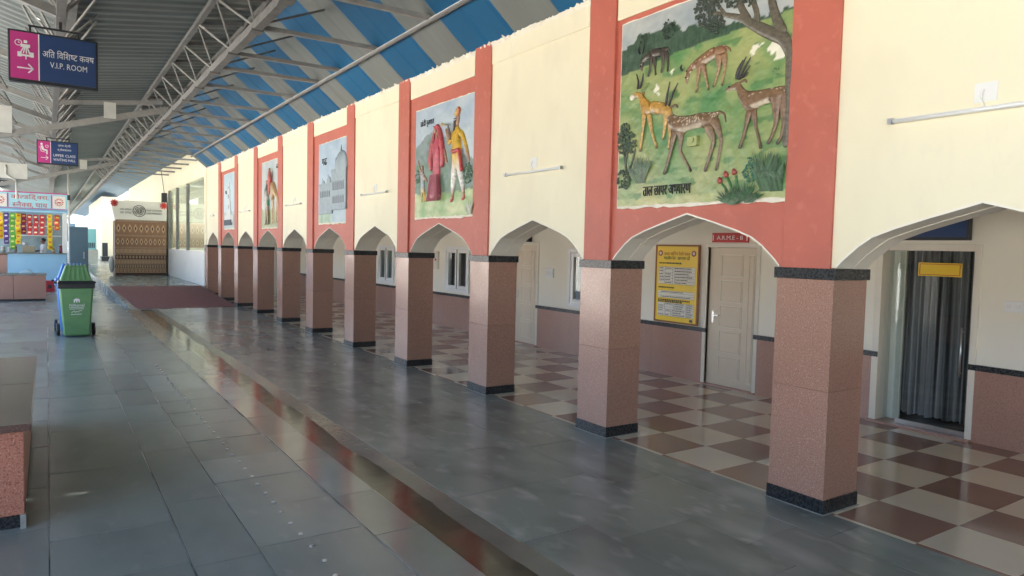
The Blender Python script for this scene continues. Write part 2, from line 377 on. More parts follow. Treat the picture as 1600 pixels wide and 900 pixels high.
# ================================================================== STATION BUILDING
bld = thing('station_building', 'long cream and terracotta station building with cusped arches along its arcade', 'building', (XW0, 13, 0))
ARCH = [(0, 1.725), (.035, 1.765), (.09, 1.815), (.16, 1.875), (.25, 1.935), (.40, 1.99), (.62, 2.055), (.91, 2.135)]
ZT = 4.9
def bay(y0, y1, red):
    """wall panel from pillar centre to pillar centre with the pointed arch cut out"""
    half = (y1-y0)/2; mid = (y0+y1)/2; ow = half-PD/2; s = ow/.91
    pts = [(mid-ow+d*s, z) for d, z in ARCH]; pts += [(2*mid-y, z) for y, z in pts[-2::-1]]
    xf, xb = (4.503 if red else 4.496), 4.87
    q = MB()
    out = [(y0, 1.715)] + pts + [(y1, 1.715)]
    for x in (xf, xb):
        for a, b_ in zip(out, out[1:]):
            q.face([(x, a[0], a[1]), (x, b_[0], b_[1]), (x, b_[0], ZT), (x, a[0], ZT)])
    for a, b_ in zip(out, out[1:]):
        q.face([(xf, a[0], a[1]), (xb, a[0], a[1]), (xb, b_[0], b_[1]), (xf, b_[0], b_[1])])
    bmesh.ops.remove_doubles(q.b, verts=q.b.verts, dist=1e-5)
    w = q.build('red_arch_bay' if red else 'cream_arch_bay', M['red' if red else 'cream'], bld)
    # pale soffit lining and thin painted line round the arch
    q = MB()
    for a, b_ in zip(pts, pts[1:]):
        n = Vector((0, -(b_[1]-a[1]), b_[0]-a[0])).normalized()
        if n.z < 0: n = -n
        q.hexa([(xf-.002, a[0], a[1]-.004), (xb+.002, a[0], a[1]-.004), (xb+.002, b_[0], b_[1]-.004), (xf-.002, b_[0], b_[1]-.004),
                (xf-.002, a[0]+n.y*.008, a[1]+n.z*.008), (xb+.002, a[0]+n.y*.008, a[1]+n.z*.008), (xb+.002, b_[0]+n.y*.008, b_[1]+n.z*.008), (xf-.002, b_[0]+n.y*.008, b_[1]+n.z*.008)])
    q.build('arch_soffit', M['inner'], w)
    # second, lower inner rib of the vault
    q = MB(); s2 = .93
    for a, b_ in zip(pts, pts[1:]):
        f = lambda p, o: (p[0], p[1]-o)
        A, B_ = f(a, .009), f(b_, .009)
        q.hexa([(4.70, A[0], A[1]), (4.88, A[0], A[1]), (4.88, B_[0], B_[1]), (4.70, B_[0], B_[1]), (4.70, a[0], a[1]-.005), (4.88, a[0], a[1]-.005), (4.88, b_[0], b_[1]-.005), (4.70, b_[0], b_[1]-.005)])
    q.build('arch_rib', M['inner'], w)
    if red:
        q = MB(); q.box(4.487, 4.502, y0+.21, y1-.21, 3.965, ZT); q.build('upper_band', M['cream'], w)
    else:
        q = MB(); q.box(4.484, 4.495, y0+.2, y1-.2, 4.02, ZT); q.build('upper_band', M['cream'], w)
    return w
ctr = [p+PD/2 for p in [PYM]+PY]
bays = []
for i in range(len(ctr)-1): bays.append(bay(ctr[i], ctr[i+1], i % 2 == 1))
bay(ctr[0]-2.2755, ctr[0], True)
for i, c in enumerate(ctr[:-1]):
    q = MB(); q.box(4.472, 4.60, c-.195, c+.18, 1.715, ZT); q.build('pilaster', M['red'], bld, bev=.004)
q = MB(); q.box(4.49, 4.9, ctr[-1]-.02, 25.8, 1.7, ZT); q.build('end_panel', M['cream'], bld)
# back wall with its openings
DOORS = [(5.75, 6.55, 0, 1.90), (3.21, 4.12, 0, 1.89), (10.6, 11.36, 0, 1.89)]
WINS = [(8.55, 9.65, .82, 1.84), (13.1, 14.2, .82, 1.84), (17.05, 18.1, .82, 1.84)]
ops = sorted(DOORS+WINS)
ZC = 2.75
q = MB(); d = MB(); rl = MB(); y = -4.
def dado(a, b_):
    k = max(1, round((b_-a)/.95)); w = (b_-a)/k
    for i in range(k):
        dd = MB(); dd.box(7.604, 7.64, a+i*w+.001, a+(i+1)*w-.001, .0, .715); dd.build('granite_slab', M['granite2'], bw)
    r_ = MB(); r_.box(7.594, 7.64, a, b_, .715, .772); r_.build('dado_rail', M['black'], bw)
spans = []
for (a, b_, z0, z1) in ops:
    q.box(XW1, 7.8, y, a, 0, ZC); q.box(XW1, 7.8, a, b_, z1, ZC)
    if z0 > 0: q.box(XW1, 7.8, a, b_, 0, z0)
    else: spans.append((a, b_))
    y = b_
q.box(XW1, 7.8, y, 25.9, 0, ZC); q.box(XW1, 7.8, -12, -4, 0, ZC)
bw = q.build('back_wall', M['inner'], bld)
y = -4.
for a, b_ in spans: dado(y, a); y = b_
dado(y, 25.8)
q = MB(); q.box(4.88, 7.8, -12, 25.9, ZC, ZC+.1); q.build('arcade_ceiling', M['inner'], bld)
q = MB(); q.box(4.9, 7.8, 25.75, 25.9, 0, ZC); q.build('corridor_end_wall', M['inner'], bld)
q = MB(); q.box(4.9, 14, -6, 26, 4.8, 4.9); q.box(4.9, 9.3, 26, 124, 4.8, 4.9); q.build('flat_roof', M['grout'], bld)
# office rooms behind the back wall
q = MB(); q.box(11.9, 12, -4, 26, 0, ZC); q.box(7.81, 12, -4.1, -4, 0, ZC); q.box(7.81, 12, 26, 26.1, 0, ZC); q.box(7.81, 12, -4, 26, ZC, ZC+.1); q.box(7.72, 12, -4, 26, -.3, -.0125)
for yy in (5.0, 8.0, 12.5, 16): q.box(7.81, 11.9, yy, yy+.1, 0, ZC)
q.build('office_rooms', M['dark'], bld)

# far wing: rendered beam over tall glazing above a white panel
wing = thing('glazed_wing', 'far cream wing of the station with tall glass panes over white panels', 'building', (XW0, 30, .3))
q = MB(); q.box(4.48, 4.7, 25.8, 34.5, 4.05, 5.12); q.box(4.48, 4.7, 34.5, 52, .3, 5.2); q.box(4.48, 4.7, 25.45, 25.8, 1.7, 5.08); q.build('wall', M['cream'], wing)
q = MB(); q.box(4.485, 4.6, 25.8, 29.62, .3, 1.45); q.build('white_panel', M['white'], wing)
q = MB(); q.box(4.485, 4.6, 29.68, 34.5, .3, 1.45); q.build('white_panel', M['white'], wing)
for (a, b_) in ((25.86, 29.6), (29.7, 32.2), (32.3, 34.4)):
    q = MB(); q.box(4.55, 4.558, a, b_, 1.5, 4.05); q.build('glass_pane', M['glass'], wing)
for yy in (25.8, 29.6, 32.2, 34.4):
    q = MB(); q.box(4.50, 4.62, yy, yy+.09, 1.45, 4.05); q.build('mullion', M['steel'], wing)
q = MB(); q.box(4.49, 4.64, 25.8, 34.5, 1.40, 1.475); q.build('sill', M['white'], wing)
q = MB(); q.box(9, 9.1, 25.9, 40, .3, 1.2); q.box(9, 9.1, 25.9, 40, 2.9, 4.7); q.box(9, 9.1, 27, 28, 1.2, 2.9); q.box(9, 9.1, 31, 32, 1.2, 2.9); q.box(4.7, 9, 40, 40.1, .3, 1.5); q.box(4.7, 9, 40, 40.1, 2.8, 4.7); q.box(4.7, 9, 25.91, 26, .3, 4.7); q.build('hall_interior', M['room'], wing)

# ------------------------------------------------------------------ pillars
pil = thing('granite_pillar', '', 'pillar', (XW0, PY[0], 0), 'granite pillars of the arcade')
W_ = .4213
q = MB(); q.box(4.484, 4.484+W_-.008, PY[0]+.004, PY[0]+PD-.004, .10, .86); q.build('lower_cladding', M['granite'], pil, bev=.0008)
q = MB(); q.box(4.484, 4.484+W_-.008, PY[0]+.004, PY[0]+PD-.004, .862, 1.64); q.build('upper_cladding', M['granite'], pil, bev=.0008)
q = MB(); q.box(4.468, 4.468+W_+.022, PY[0]-.012, PY[0]+PD+.012, 1.64, 1.718); q.build('capital', M['black'], pil, bev=.002)
q = MB(); q.box(4.476, 4.476+W_+.006, PY[0]-.004, PY[0]+PD+.004, -.005, .10); q.build('plinth', M['black'], pil, bev=.002)
q = MB(); q.box(4.466, 4.466+W_+.026, PY[0]-.014, PY[0]+PD+.014, -.011, .004); q.build('mortar_line', M['grout'], pil)
PL = ['nearest and largest granite pillar, between the glass door and the deer mural arch',
      'second granite pillar from the camera, under the left edge of the deer mural',
      'third granite pillar from the camera, in front of the beige panelled door half hidden by its arch',
      'fourth granite pillar from the camera, under the left edge of the mural of a walking couple',
      'fifth granite pillar from the camera, under the right edge of the grey palace mural',
      'sixth granite pillar from the camera, under the left edge of the grey palace mural',
      'seventh granite pillar from the camera, under the right edge of the camel rider mural',
      'eighth granite pillar from the camera, under the left edge of the camel rider mural',
      'ninth granite pillar from the camera, beside the near right corner of the maroon carpet',
      'tenth granite pillar from the camera, its foot hidden behind the carpeted ramp',
      'farthest granite pillar, last in the row next to the white panel of the glazed wing']
pil['label'] = PL[0]
for i in range(1, 11):
    c = copy_tree(pil); c.location = (XW0, PY[i], 0); c['label'] = PL[i]
c = copy_tree(pil); c.location = (XW0, PYM, 0); c['label'] = 'granite pillar at the right edge beyond the glass door arch'

# ================================================================== PLATFORM CANOPY
can = thing('platform_canopy', 'steel platform canopy of grey corrugated sheets and blue and grey roof panels on lattice girders', 'canopy', (2.3, 15, 4.6))
RX, RZ = 3.05, 5.46
def roofR(x): return 4.262+(5.46-4.262)/(4.49-3.05)*(4.49-x)
def panel(ya, yb, A, B, m, nm):
    """one gently ribbed roof panel between eave A and ridge B (x,z)"""
    q = MB(); n = max(2, int(round((yb-ya)/.5))); rows = []
    for i in range(n+1):
        for k in range(2):
            y_ = ya+(yb-ya)*(i+(.0 if k == 0 else .14))/n
            if i == n and k == 1: continue
            dz = .008 if k == 0 else 0.
            rows.append((y_, dz))
    top = []
    for y_, dz in rows:
        top.append((q.b.verts.new((A[0], y_, A[1]+dz)), q.b.verts.new((B[0], y_, B[1]+dz)), q.b.verts.new((B[0], y_, B[1]+dz+.02)), q.b.verts.new((A[0], y_, A[1]+dz+.02))))
    for a, b_ in zip(top, top[1:]):
        for k in range(4): q.b.faces.new((a[k], a[(k+1) % 4], b_[(k+1) % 4], b_[k]))
    q.b.faces.new(top[0]); q.b.faces.new(top[-1][::-1])
    return q.build(nm, M[m], can)
edges_ = []
y = 6.8-1.9*25  # starts far behind the camera, unseen panels extended to cut light
while y < 25.3:
    for (w, m, nm) in ((1.06, 'roofblue', 'blue_roof_panel'), (.84, 'roofpale', 'grey_roof_panel')):
        ya, yb = y, min(y+w, 25.35)
        if yb > ya+.05: panel(ya+.004, yb-.004, (4.495, 4.262), (RX, RZ), m, nm)
        y += w
y = 25.0
while y < 118:
    for (w, m, nm) in ((1.06, 'roofblue', 'blue_roof_panel'), (.84, 'roofpale', 'grey_roof_panel')):
        if y > 25.2: panel(y, y+w-.004, (4.6, 5.13), (RX-.1, RZ+.02), m, nm)
        else: panel(25.36, y+w-.004, (4.6, 5.13), (RX-.1, RZ+.02), m, nm)
        y += w
# corrugated grey sheets: ridge to valley, and rising again to the far eave
def corr(ya, yb, A, B, nm, pitch=.3, dep=.035):
    q = MB(); rows = []; n = int(round((yb-ya)/pitch))
    for i in range(n):
        for f, dz in ((0, 0), (.35, 0), (.5, dep), (.85, dep)): rows.append((ya+(i+f)*(yb-ya)/n, dz))
    rows.append((yb, 0))
    vs = [(q.b.verts.new((A[0], y_, A[1]+dz)), q.b.verts.new((B[0], y_, B[1]+dz))) for y_, dz in rows]
    for a, b_ in zip(vs, vs[1:]): q.b.faces.new((a[0], a[1], b_[1], b_[0]))
    r = bmesh.ops.extrude_face_region(q.b, geom=list(q.b.faces)); bmesh.ops.translate(q.b, vec=(0, 0, .012), verts=[e for e in r['geom'] if isinstance(e, bmesh.types.BMVert)])
    return q.build(nm, M['roofgrey'], can)
y = -42  # sheets behind the camera are unseen, extended to cut light from there
while y < 120:
    corr(y, y+3-.01, (.25, 5.04), (RX+.01, RZ+.01), 'corrugated_sheet')
    corr(y, y+3-.01, (.25, 5.045), (-3.35, 6.14), 'corrugated_sheet'); y += 3
q = MB(); q.box(-3.42, -3.36, -42, 75, 4.75, 6.2); q.build('sky_blocking_valance', M['roofgrey'], can)  # unseen valance, added to keep sky light off the upper wall
q = MB(); q.box(RX-.09, RX+.09, -42, 120, RZ-.02, RZ+.005); q.build('ridge_cap', M['darksteel'], can)
q = MB(); q.box(.12, .38, -42, 120, 4.93, 5.03); q.build('valley_gutter', M['darksteel'], can)
# triangular lattice girder below the ridge
LC = lambda y: Vector((2.32, y, 4.64)); UC = lambda y: Vector((2.0, y, 5.22)); UR = lambda y: Vector((2.72, y, 5.33))
for nm, f, w in (('lower_chord', LC, .11), ('upper_chord', UC, .075), ('upper_chord', UR, .06)):
    q = MB(); q.bar(f(-42), f(120), w); q.bar(f(-42)+Vector((.05, 0, .055)), f(120)+Vector((.05, 0, .055)), w*.6, .02); q.build(nm, M['darksteel'], can)
k = 0; y = 2.7
while y < 40:
    q = MB(); q.bar(LC(y), UC(y+.95), .028, .028); q.build('lattice_bar', M['steel'], can)
    q = MB(); q.bar(LC(y), UC(y-.45), .022, .022); q.build('lattice_bar', M['steel'], can)
    q = MB(); q.bar(LC(y), UR(y+.7), .022, .022); q.build('lattice_bar', M['darksteel'], can)
    q = MB(); q.bar(LC(y+.12), UR(y-.7), .022, .022); q.build('lattice_bar', M['darksteel'], can)
    q = MB(); q.bar(UC(y+.95), UR(y+.95)+Vector((.25, 0, .05)), .05, .05); q.build('cross_bar', M['darksteel'], can)
    q = MB(); q.box(2.24, 2.40, y-.09, y+.09, 4.57, 4.60); q.build('node_plate', M['darksteel'], can)
    y += 1.4
# ties from the girder to the eaves purlin
for y in (3.0, 4.6, 6.3, 8.0, 9.7, 11.25, 12.3, 13.8, 15.6, 17.2, 18.8, 20.3, 21.75, 23.3, 25., 26.7, 28.4, 30.1, 31.8, 33.5):
    q = MB(); q.bar((2.32, y, 4.65), (4.02 if y < 25 else 4.4, y, 4.66), .065, .055); q.build('tie_bar', M['steel'], can)
    if 3 < y < 24:
        q = MB(); q.bar((2.4, y, 4.70), (3.35, y+.35, roofR(3.35)-.04), .03); q.build('brace', M['darksteel'], can)
q = MB(); q.tube((4.0, -40, 4.62), (4.0, 25.3, 4.62), .03); q.build('eaves_purlin', M['darksteel'], can)
# valley truss over the platform
VB = lambda y: Vector((.16, y, 4.40))
q = MB(); q.bar(VB(-42), VB(120), .09); q.build('valley_chord', M['darksteel'], can)
y = 3.2
while y < 40:
    for dx, dy in ((.5, .7), (-.42, .7), (.5, -.6), (-.42, -.6)):
        q = MB(); q.bar(VB(y), (VB(y).x+dx, y+dy, 5.04+(.06 if dx > 0 else .11)), .026); q.build('lattice_bar', M['steel'], can)
    q = MB(); q.bar(VB(y), (.25, y, 4.95), .07); q.build('post', M['darksteel'], can)
    y += 1.65
for y in (6.5, 9.8, 13.3, 16.6, 18.6, 21.5, 24.5, 27.5, 31.5, 35.5):
    q = MB(); q.bar((.16, y, 4.40), (-3.2, y, 5.43), .085, .10); q.build('rafter', M['steel'], can)
    q = MB(); q.bar((-.6, y, 4.62), (-1.2, y+1.0, 5.36), .035); q.bar((-.6, y, 4.62), (-1.0, y-1.0, 5.32), .035); q.build('brace', M['darksteel'], can)
for yc in (17.7, 31.0):
    q = MB(); q.bar((-3.2, yc, 3.17), (2.28, yc, 4.77), .10, .13); q.build('cross_beam', M['steel'], can)
    q = MB(); q.bar((.2, yc, 4.66), (2.2, yc, 4.92), .08, .09); q.build('cross_beam', M['steel'], can)
    q = MB(); q.box(1.05, 1.28, yc-.075, yc-.055, 4.44, 4.78); q.build('gusset_plate', M['plate'], can)
    q = MB(); q.box(-1.5, -.57, yc-.08, yc-.055, 3.93, 4.47); q.build('gusset_plate', M['plate'], can)
    for bx in (-1.4, -1.05, -.7):
        for bz in (4.0, 4.4):
            pass
for yc in (6.65, 17.7, 31.0, 44):
    q = MB(); q.box(-2.6, -.42, 5.25, 7.65, -.01, 5.3) if yc < 10 else q.box(-3.3, -3.0, yc-.15, yc+.15, -.01, 6.0); q.build('column_or_shade_pier', M['steel'], can)  # first is an unseen pier, widened to shade floor beside the bench
# ragged mortar where the roof meets the wall
def ragged(ya, yb):
    q = MB(); rnd = random.Random(int(ya*100)); y = ya; prev = None
    while y < yb:
        a = rnd.uniform(.008, .035)*(2 if rnd.random() < .15 else 1)
        x1 = 4.49-a*.75; p = ((4.486, y, 4.22), (x1, y+rnd.uniform(-.01, .01), roofR(x1)-.006))
        if prev: q.face([prev[0], p[0], p[1], prev[1]])
        prev = p; y += rnd.uniform(.012, .05)
    r = bmesh.ops.extrude_face_region(q.b, geom=list(q.b.faces)); bmesh.ops.translate(q.b, vec=(.01, 0, .012), verts=[e for e in r['geom'] if isinstance(e, bmesh.types.BMVert)])
    q.build('ragged_mortar', M['plaster'], bld)
for i in range(len(ctr)-1): ragged(ctr[i], ctr[i+1])
ragged(-1.8, ctr[0])
q = MB(); q.box(4.5, 4.9, -42, -12, 0, ZT); q.box(4.5, 4.9, -12, -1.55, 2.05, ZT); q.build('unseen_front_wall', M['cream'], bld)  # unseen walls behind camera, added to cut light; gap lets some into corridor

# ================================================================== DOORS, WINDOWS, NOTICES ON THE BACK WALL
def panel_door(y0, y1, label, shift=0, handle_far=True):
    t = thing('panelled_door', label, 'door', (7.66, (y0+y1)/2, 0))
    fr = MB(); fr.box(7.60, 7.74, y0-.055, y0, 0, 1.955); fr.box(7.60, 7.74, y1, y1+.055, 0, 1.955); fr.box(7.60, 7.74, y0, y1, 1.895, 1.955)
    fr.build('door_frame', M['frame'], t, bev=.004)
    q = MB(); q.box(7.655, 7.70, y0+.003, y1-.003, .012, 1.892); lf = q.build('door_leaf', M['door'], t)
    w = y1-y0
    # raised mouldings: five squares on the wide side, one tall strip on the other
    def rect(a, b_, z0, z1):
        e = .009; q = MB(); x = 7.655
        q.box(x-.008, x, a, b_, z0, z0+e); q.box(x-.008, x, a, b_, z1-e, z1); q.box(x-.008, x, a, a+e, z0+e, z1-e); q.box(x-.008, x, b_-e, b_, z0+e, z1-e)
        q.build('moulding', M['groove'], lf)
        q = MB(); q.box(x-.005, x, a+e*2, b_-e*2, z0+e*2, z1-e*2); q.build('door_panel', M['door'], lf, bev=.004)
    a, b_ = y1-w*.70, y1-w*.25
    for k in range(5):
        z0 = .12+k*.345; rect(a, b_, z0, z0+.30)
    rect(y0+w*.06, y0+w*.19, .10, 1.80)
    q = MB(); q.box(7.645, 7.656, y1-.105, y1-.07, .86, 1.02); hp = q.build('handle_plate', M['metal'], t)
    q = MB(); q.bar((7.625, y1-.088, .965), (7.625, y1-.20, .965), .016); q.tube((7.655, y1-.088, .965), (7.622, y1-.088, .965), .009); q.build('handle', M['metal'], t)
    q = MB(); q.box(7.56, 7.66, y0-.06, y1+.06, -.005, .014); q.build('threshold', M['granite2'], t)
    return t
panel_door(5.75, 6.55, 'beige panelled door under the small red A.R.M.E board')
panel_door(10.6, 11.36, 'beige panelled door seen through the cream arch, under a dark blue board')
# red name board
t = thing('name_board', 'small red board with white capital letters above the beige door', 'sign', (7.6, 6.17, 2.03))
q = MB(); q.box(7.585, 7.62, 5.885, 6.475, 1.962, 2.09); q.build('board', M['redp'], t, bev=.003)
text(t, 'lettering', 'A.R.M.E - II', (7.585, 6.18, 2.025), width=.42, height=.055, face='-X')
for yy in (5.885, 6.44):
    q = MB(); q.box(7.582, 7.586, yy+.005, yy+.02, 1.985, 2.065); q.build('end_mark', M['paper'], t)
# yellow poster
t = thing('notice_poster', 'tall yellow Hindi notice with printed tables in a brown frame left of the beige door', 'poster', (7.6, 7.1, 1.35))
q = MB(); q.box(7.585, 7.615, 6.685, 7.505, .795, 1.915); q.build('backing', M['granite2'], t)
q = MB(); q.box(7.580, 7.586, 6.70, 7.49, .81, 1.90); q.build('printed_sheet', M['yellow'], t)
BR = mat('brown_poster_frame', (.30, .12, .04), .5)
q = MB(); q.box(7.572, 7.59, 6.675, 6.70, .785, 1.925); q.box(7.572, 7.59, 7.49, 7.515, .785, 1.925); q.box(7.572, 7.59, 6.70, 7.49, 1.90, 1.925); q.box(7.572, 7.59, 6.70, 7.49, .785, .81); q.build('poster_frame', BR, t)
DR = mat('maroon_print', (.42, .05, .03), .5)
text(t, 'lettering', 'उत्तर पश्चिम रेलवे मंडल', (7.58, 7.10, 1.80), width=.50, height=.06, face='-X', m=DR, th=.002)
text(t, 'lettering', 'भारतीय रेल - खानपान दरें', (7.58, 7.10, 1.735), width=.50, height=.06, face='-X', m='ink', th=.002)
for yy in (7.42, 6.78):
    q = MB(); q.tube((7.58, yy, 1.80), (7.577, yy, 1.80), .042, 14); q.build('emblem', DR, t)
    q = MB(); q.tube((7.577, yy, 1.80), (7.575, yy, 1.80), .024, 12); q.build('emblem_centre', M['paper'], t)
def table(z0, z1, cols_, rows_, seed):
    q = MB(); q.box(7.577, 7.581, 6.745, 7.445, z0, z1); q.build('table_panel', M['paper'], t)
    rnd = random.Random(seed); q = MB(); rh = (z1-z0)/rows_
    for r_ in range(rows_+1): q.box(7.5755, 7.5775, 6.745, 7.445, z0+r_*rh-.0012, z0+r_*rh+.0012)
    for c_ in cols_: q.box(7.5752, 7.5775, 7.445-c_*.7-.0012, 7.445-c_*.7+.0012, z0, z1)
    q.build('table_lines', M['ink'], t)
    q = MB(); cc = [0]+list(cols_)+[1]
    for r_ in range(rows_):
        for a, b_ in zip(cc, cc[1:]):
            if rnd.random() < .15: continue
            w = (b_-a)*.7; y = 7.445-a*.7-w*.08; e = 7.445-a*.7-w*rnd.uniform(.6, .92)
            while y > e:
                l = rnd.uniform(.012, .035); zz = z0+r_*rh+rh*.38; q.box(7.5755, 7.5775, max(y-l, e), y, zz, zz+rh*.3); y -= l+.008
    q.build('table_print', M['ink'], t)
table(1.35, 1.60, (.18, .40), 6, 1); table(1.145, 1.25, (), 3, 2); table(.98+.0, 1.075, (.2, .45, .8), 3, 3); table(.88, .98, (.22, .38, .8), 3, 5)
for z, n_ in ((1.655, .42), (1.30, .30), (1.115, .6), (1.092, .45)):
    q = MB(); y = 7.44; rnd = random.Random(int(z*1000))
    while y > 7.44-n_:
        l = rnd.uniform(.015, .04); q.box(7.5775, 7.5805, y-l, y, z-.010, z+.010); y -= l+.01
    q.build('print_line', M['ink'], t)
q = MB(); q.box(7.5745, 7.5775, 6.765, 6.82, .825, .86); q.build('printed_mark', M['blue'], t)

# windows
def window(y0, y1, z0, z1, label, cur='curtain2'):
    t = thing('casement_window', label, 'window', (7.64, (y0+y1)/2, z0), 'curtained white windows on the back wall')
    e = .07; ym = (y0+y1)/2
    q = MB(); q.box(7.585, 7.70, y0, y0+e, z0, z1); q.box(7.585, 7.70, y1-e, y1, z0, z1); q.box(7.585, 7.70, y0+e, y1-e, z0, z0+e); q.box(7.585, 7.70, y0+e, y1-e, z1-e, z1)
    q.build('window_frame', M['upvc'], t, bev=.004)
    for a, b_ in ((y0+e, ym-.01), (ym+.01, y1-e)):
        q = MB(); s = .075
        q.box(7.60, 7.66, a+.002, a+s, z0+e+.002, z1-e-.002); q.box(7.60, 7.66, b_-s, b_-.002, z0+e+.002, z1-e-.002); q.box(7.60, 7.66, a+s, b_-s, z0+e+.002, z0+e+s); q.box(7.60, 7.66, a+s, b_-s, z1-e-s, z1-e-.002)
        sh = q.build('sash', M['upvc'], t, bev=.003)
        q = MB(); q.box(7.628, 7.634, a+s-.005, b_-s+.005, z0+e+s-.005, z1-e-s+.005); q.build('pane', M['glassd'], sh)
    q = MB(); q.box(7.59, 7.63, ym-.012, ym+.012, z0+e, z1-e); q.build('meeting_rail', M['steel'], t)
    q = MB(); n = 60; x0 = 7.76
    vv = [(q.b.verts.new((x0+.016*math.sin(i*1.3)+.008*math.sin(i*.43), y0+.02+(y1-y0-.04)*i/n, z0)), q.b.verts.new((x0+.016*math.sin(i*1.3), y0+.02+(y1-y0-.04)*i/n, z1))) for i in range(n+1)]
    for a, b_ in zip(vv, vv[1:]): q.b.faces.new((a[0], b_[0], b_[1], a[1])).smooth = True
    q.build('curtain', M[cur], t)
window(8.55, 9.65, .82, 1.84, 'white double window with dark grey curtain, half hidden behind the second pillar', 'curtain')
window(13.1, 14.2, .82, 1.84, 'white double window with pale grey curtains framed by the red arch under the walking couple')
window(17.05, 18.1, .82, 1.84, 'narrow glimpse of a white window past the fifth pillar, farthest along the corridor')

# glass door with curtain
t = thing('glass_door', 'frameless glass door with dark striped curtain behind it and a yellow sticker', 'door', (7.66, 3.66, 0))
q = MB(); q.box(7.60, 7.92, 4.118, 4.19, 0, 1.96); q.box(7.60, 7.80, 3.15, 3.212, 0, 1.96); q.box(7.60, 7.80, 3.212, 4.118, 1.888, 1.96); q.build('door_frame', M['frame'], t, bev=.003)
q = MB(); q.box(7.84, 7.87, 3.985, 4.117, 0, 1.888); q.build('side_reveal', M['frame'], t)
q = MB(); q.box(7.76, 7.772, 3.965, 4.115, .02, 1.885); q.build('side_glass', M['glassd'], t)
q = MB(); q.box(7.66, 7.672, 3.216, 3.96, .05, 1.875); gp = q.build('glass_leaf', M['glassd'], t)
q = MB(); q.box(7.652, 7.68, 3.22, 3.925, .022, .07); q.build('patch_rail', M['metal'], gp)
q = MB(); q.tube((7.63, 3.30, .62), (7.63, 3.30, 1.12), .011); q.tube((7.63, 3.30, .66), (7.664, 3.30, .66), .007); q.tube((7.63, 3.30, 1.08), (7.664, 3.30, 1.08), .007); q.build('pull_handle', M['metal'], gp)
q = MB(); q.box(7.651, 7.66, 3.34, 3.765, 1.625, 1.765); st = q.build('yellow_sticker', mat('gold_sticker', (.80, .55, .04), .3), gp)
q = MB()
for a, b_, c_, d_ in ((3.355, 3.75, 1.637, 1.643), (3.355, 3.75, 1.747, 1.753), (3.355, 3.361, 1.643, 1.747), (3.744, 3.75, 1.643, 1.747)): q.box(7.6485, 7.6515, a, b_, c_, d_)
q.build('sticker_border', DR, gp)
q = MB(); n = 140; vv = []
for i in range(n+1):
    y = 3.22+.80*i/n; w = .03*math.sin(i*.62)+.012*math.sin(i*.23+1); vv.append((q.b.verts.new((7.90+w*1.2, y, .10+.012*math.sin(i*.2))), q.b.verts.new((7.90+w*.7, y, 1.9))))
for a, b_ in zip(vv, vv[1:]): q.b.faces.new((a[0], b_[0], b_[1], a[1])).smooth = True
STR = bpy.data.materials.new('striped_curtain'); STR.use_nodes = True
N_ = STR.node_tree; g_ = N_.nodes.new('ShaderNodeNewGeometry'); mp_ = N_.nodes.new('ShaderNodeMapping'); mp_.inputs['Scale'].default_value = (0, 34, .25)
nz_ = N_.nodes.new('ShaderNodeTexNoise'); nz_.inputs['Scale'].default_value = 1; nz_.inputs['Detail'].default_value = 3
cr_ = N_.nodes.new('ShaderNodeValToRGB'); cr_.color_ramp.elements[0].color = (.045, .043, .042, 1); cr_.color_ramp.elements[0].position = .36; cr_.color_ramp.elements[1].color = (.34, .34, .34, 1); cr_.color_ramp.elements[1].position = .60
N_.links.new(g_.outputs[0], mp_.inputs[0]); N_.links.new(mp_.outputs[0], nz_.inputs[0]); N_.links.new(nz_.outputs[0], cr_.inputs[0]); N_.links.new(cr_.outputs[0], N_.nodes['Principled BSDF'].inputs[0]); N_.nodes['Principled BSDF'].inputs['Roughness'].default_value = .9
q.build('striped_curtain', STR, t)
q = MB(); q.box(7.54, 7.83, 3.15, 4.19, -.005, .02); q.build('threshold', M['granite2'], t)

# hanging boards inside the arcade
def corridor_board(y0, y1, z0, z1, label, txt=None, pink=True):
    t = thing('hanging_board', label, 'sign', (7.55, (y0+y1)/2, z1))
    q = MB(); q.box(7.52, 7.60, y0, y1, z0, z1); q.build('sign_box', M['blackp'], t, bev=.004)
    ys = y1-(y1-y0)*.30 if pink else y1-.015
    q = MB(); q.box(7.515, 7.521, y0+.015, ys, z0+.03, z1-.02); q.build('blue_face', M['blue'], t)
    if pink:
        q = MB(); q.box(7.5145, 7.521, ys+.004, y1-.015, z0+.03, z1-.02); q.build('pink_face', M['pink'], t)
    if txt: text(t, 'lettering', txt, (7.515, y0+.015+(ys-y0-.03)*.5, z0+.215), width=(ys-y0)*.92, height=.05, face='-X')
    for yy in (y0+.15, y1-.15):
        q = MB(); q.bar((7.58, yy, z1-.002), (7.58, yy, ZC), .02); q.build('hanger', M['blackp'], t)
corridor_board(3.245, 4.12, 1.995, 2.50, 'dark blue and magenta board half hidden by the nearest cream arch over the glass door', 'SUPERINTENDENT')
corridor_board(10.76, 11.40, 1.95, 2.45, 'plain dark blue board above the second beige door, cut off by the cream arch', None, False)
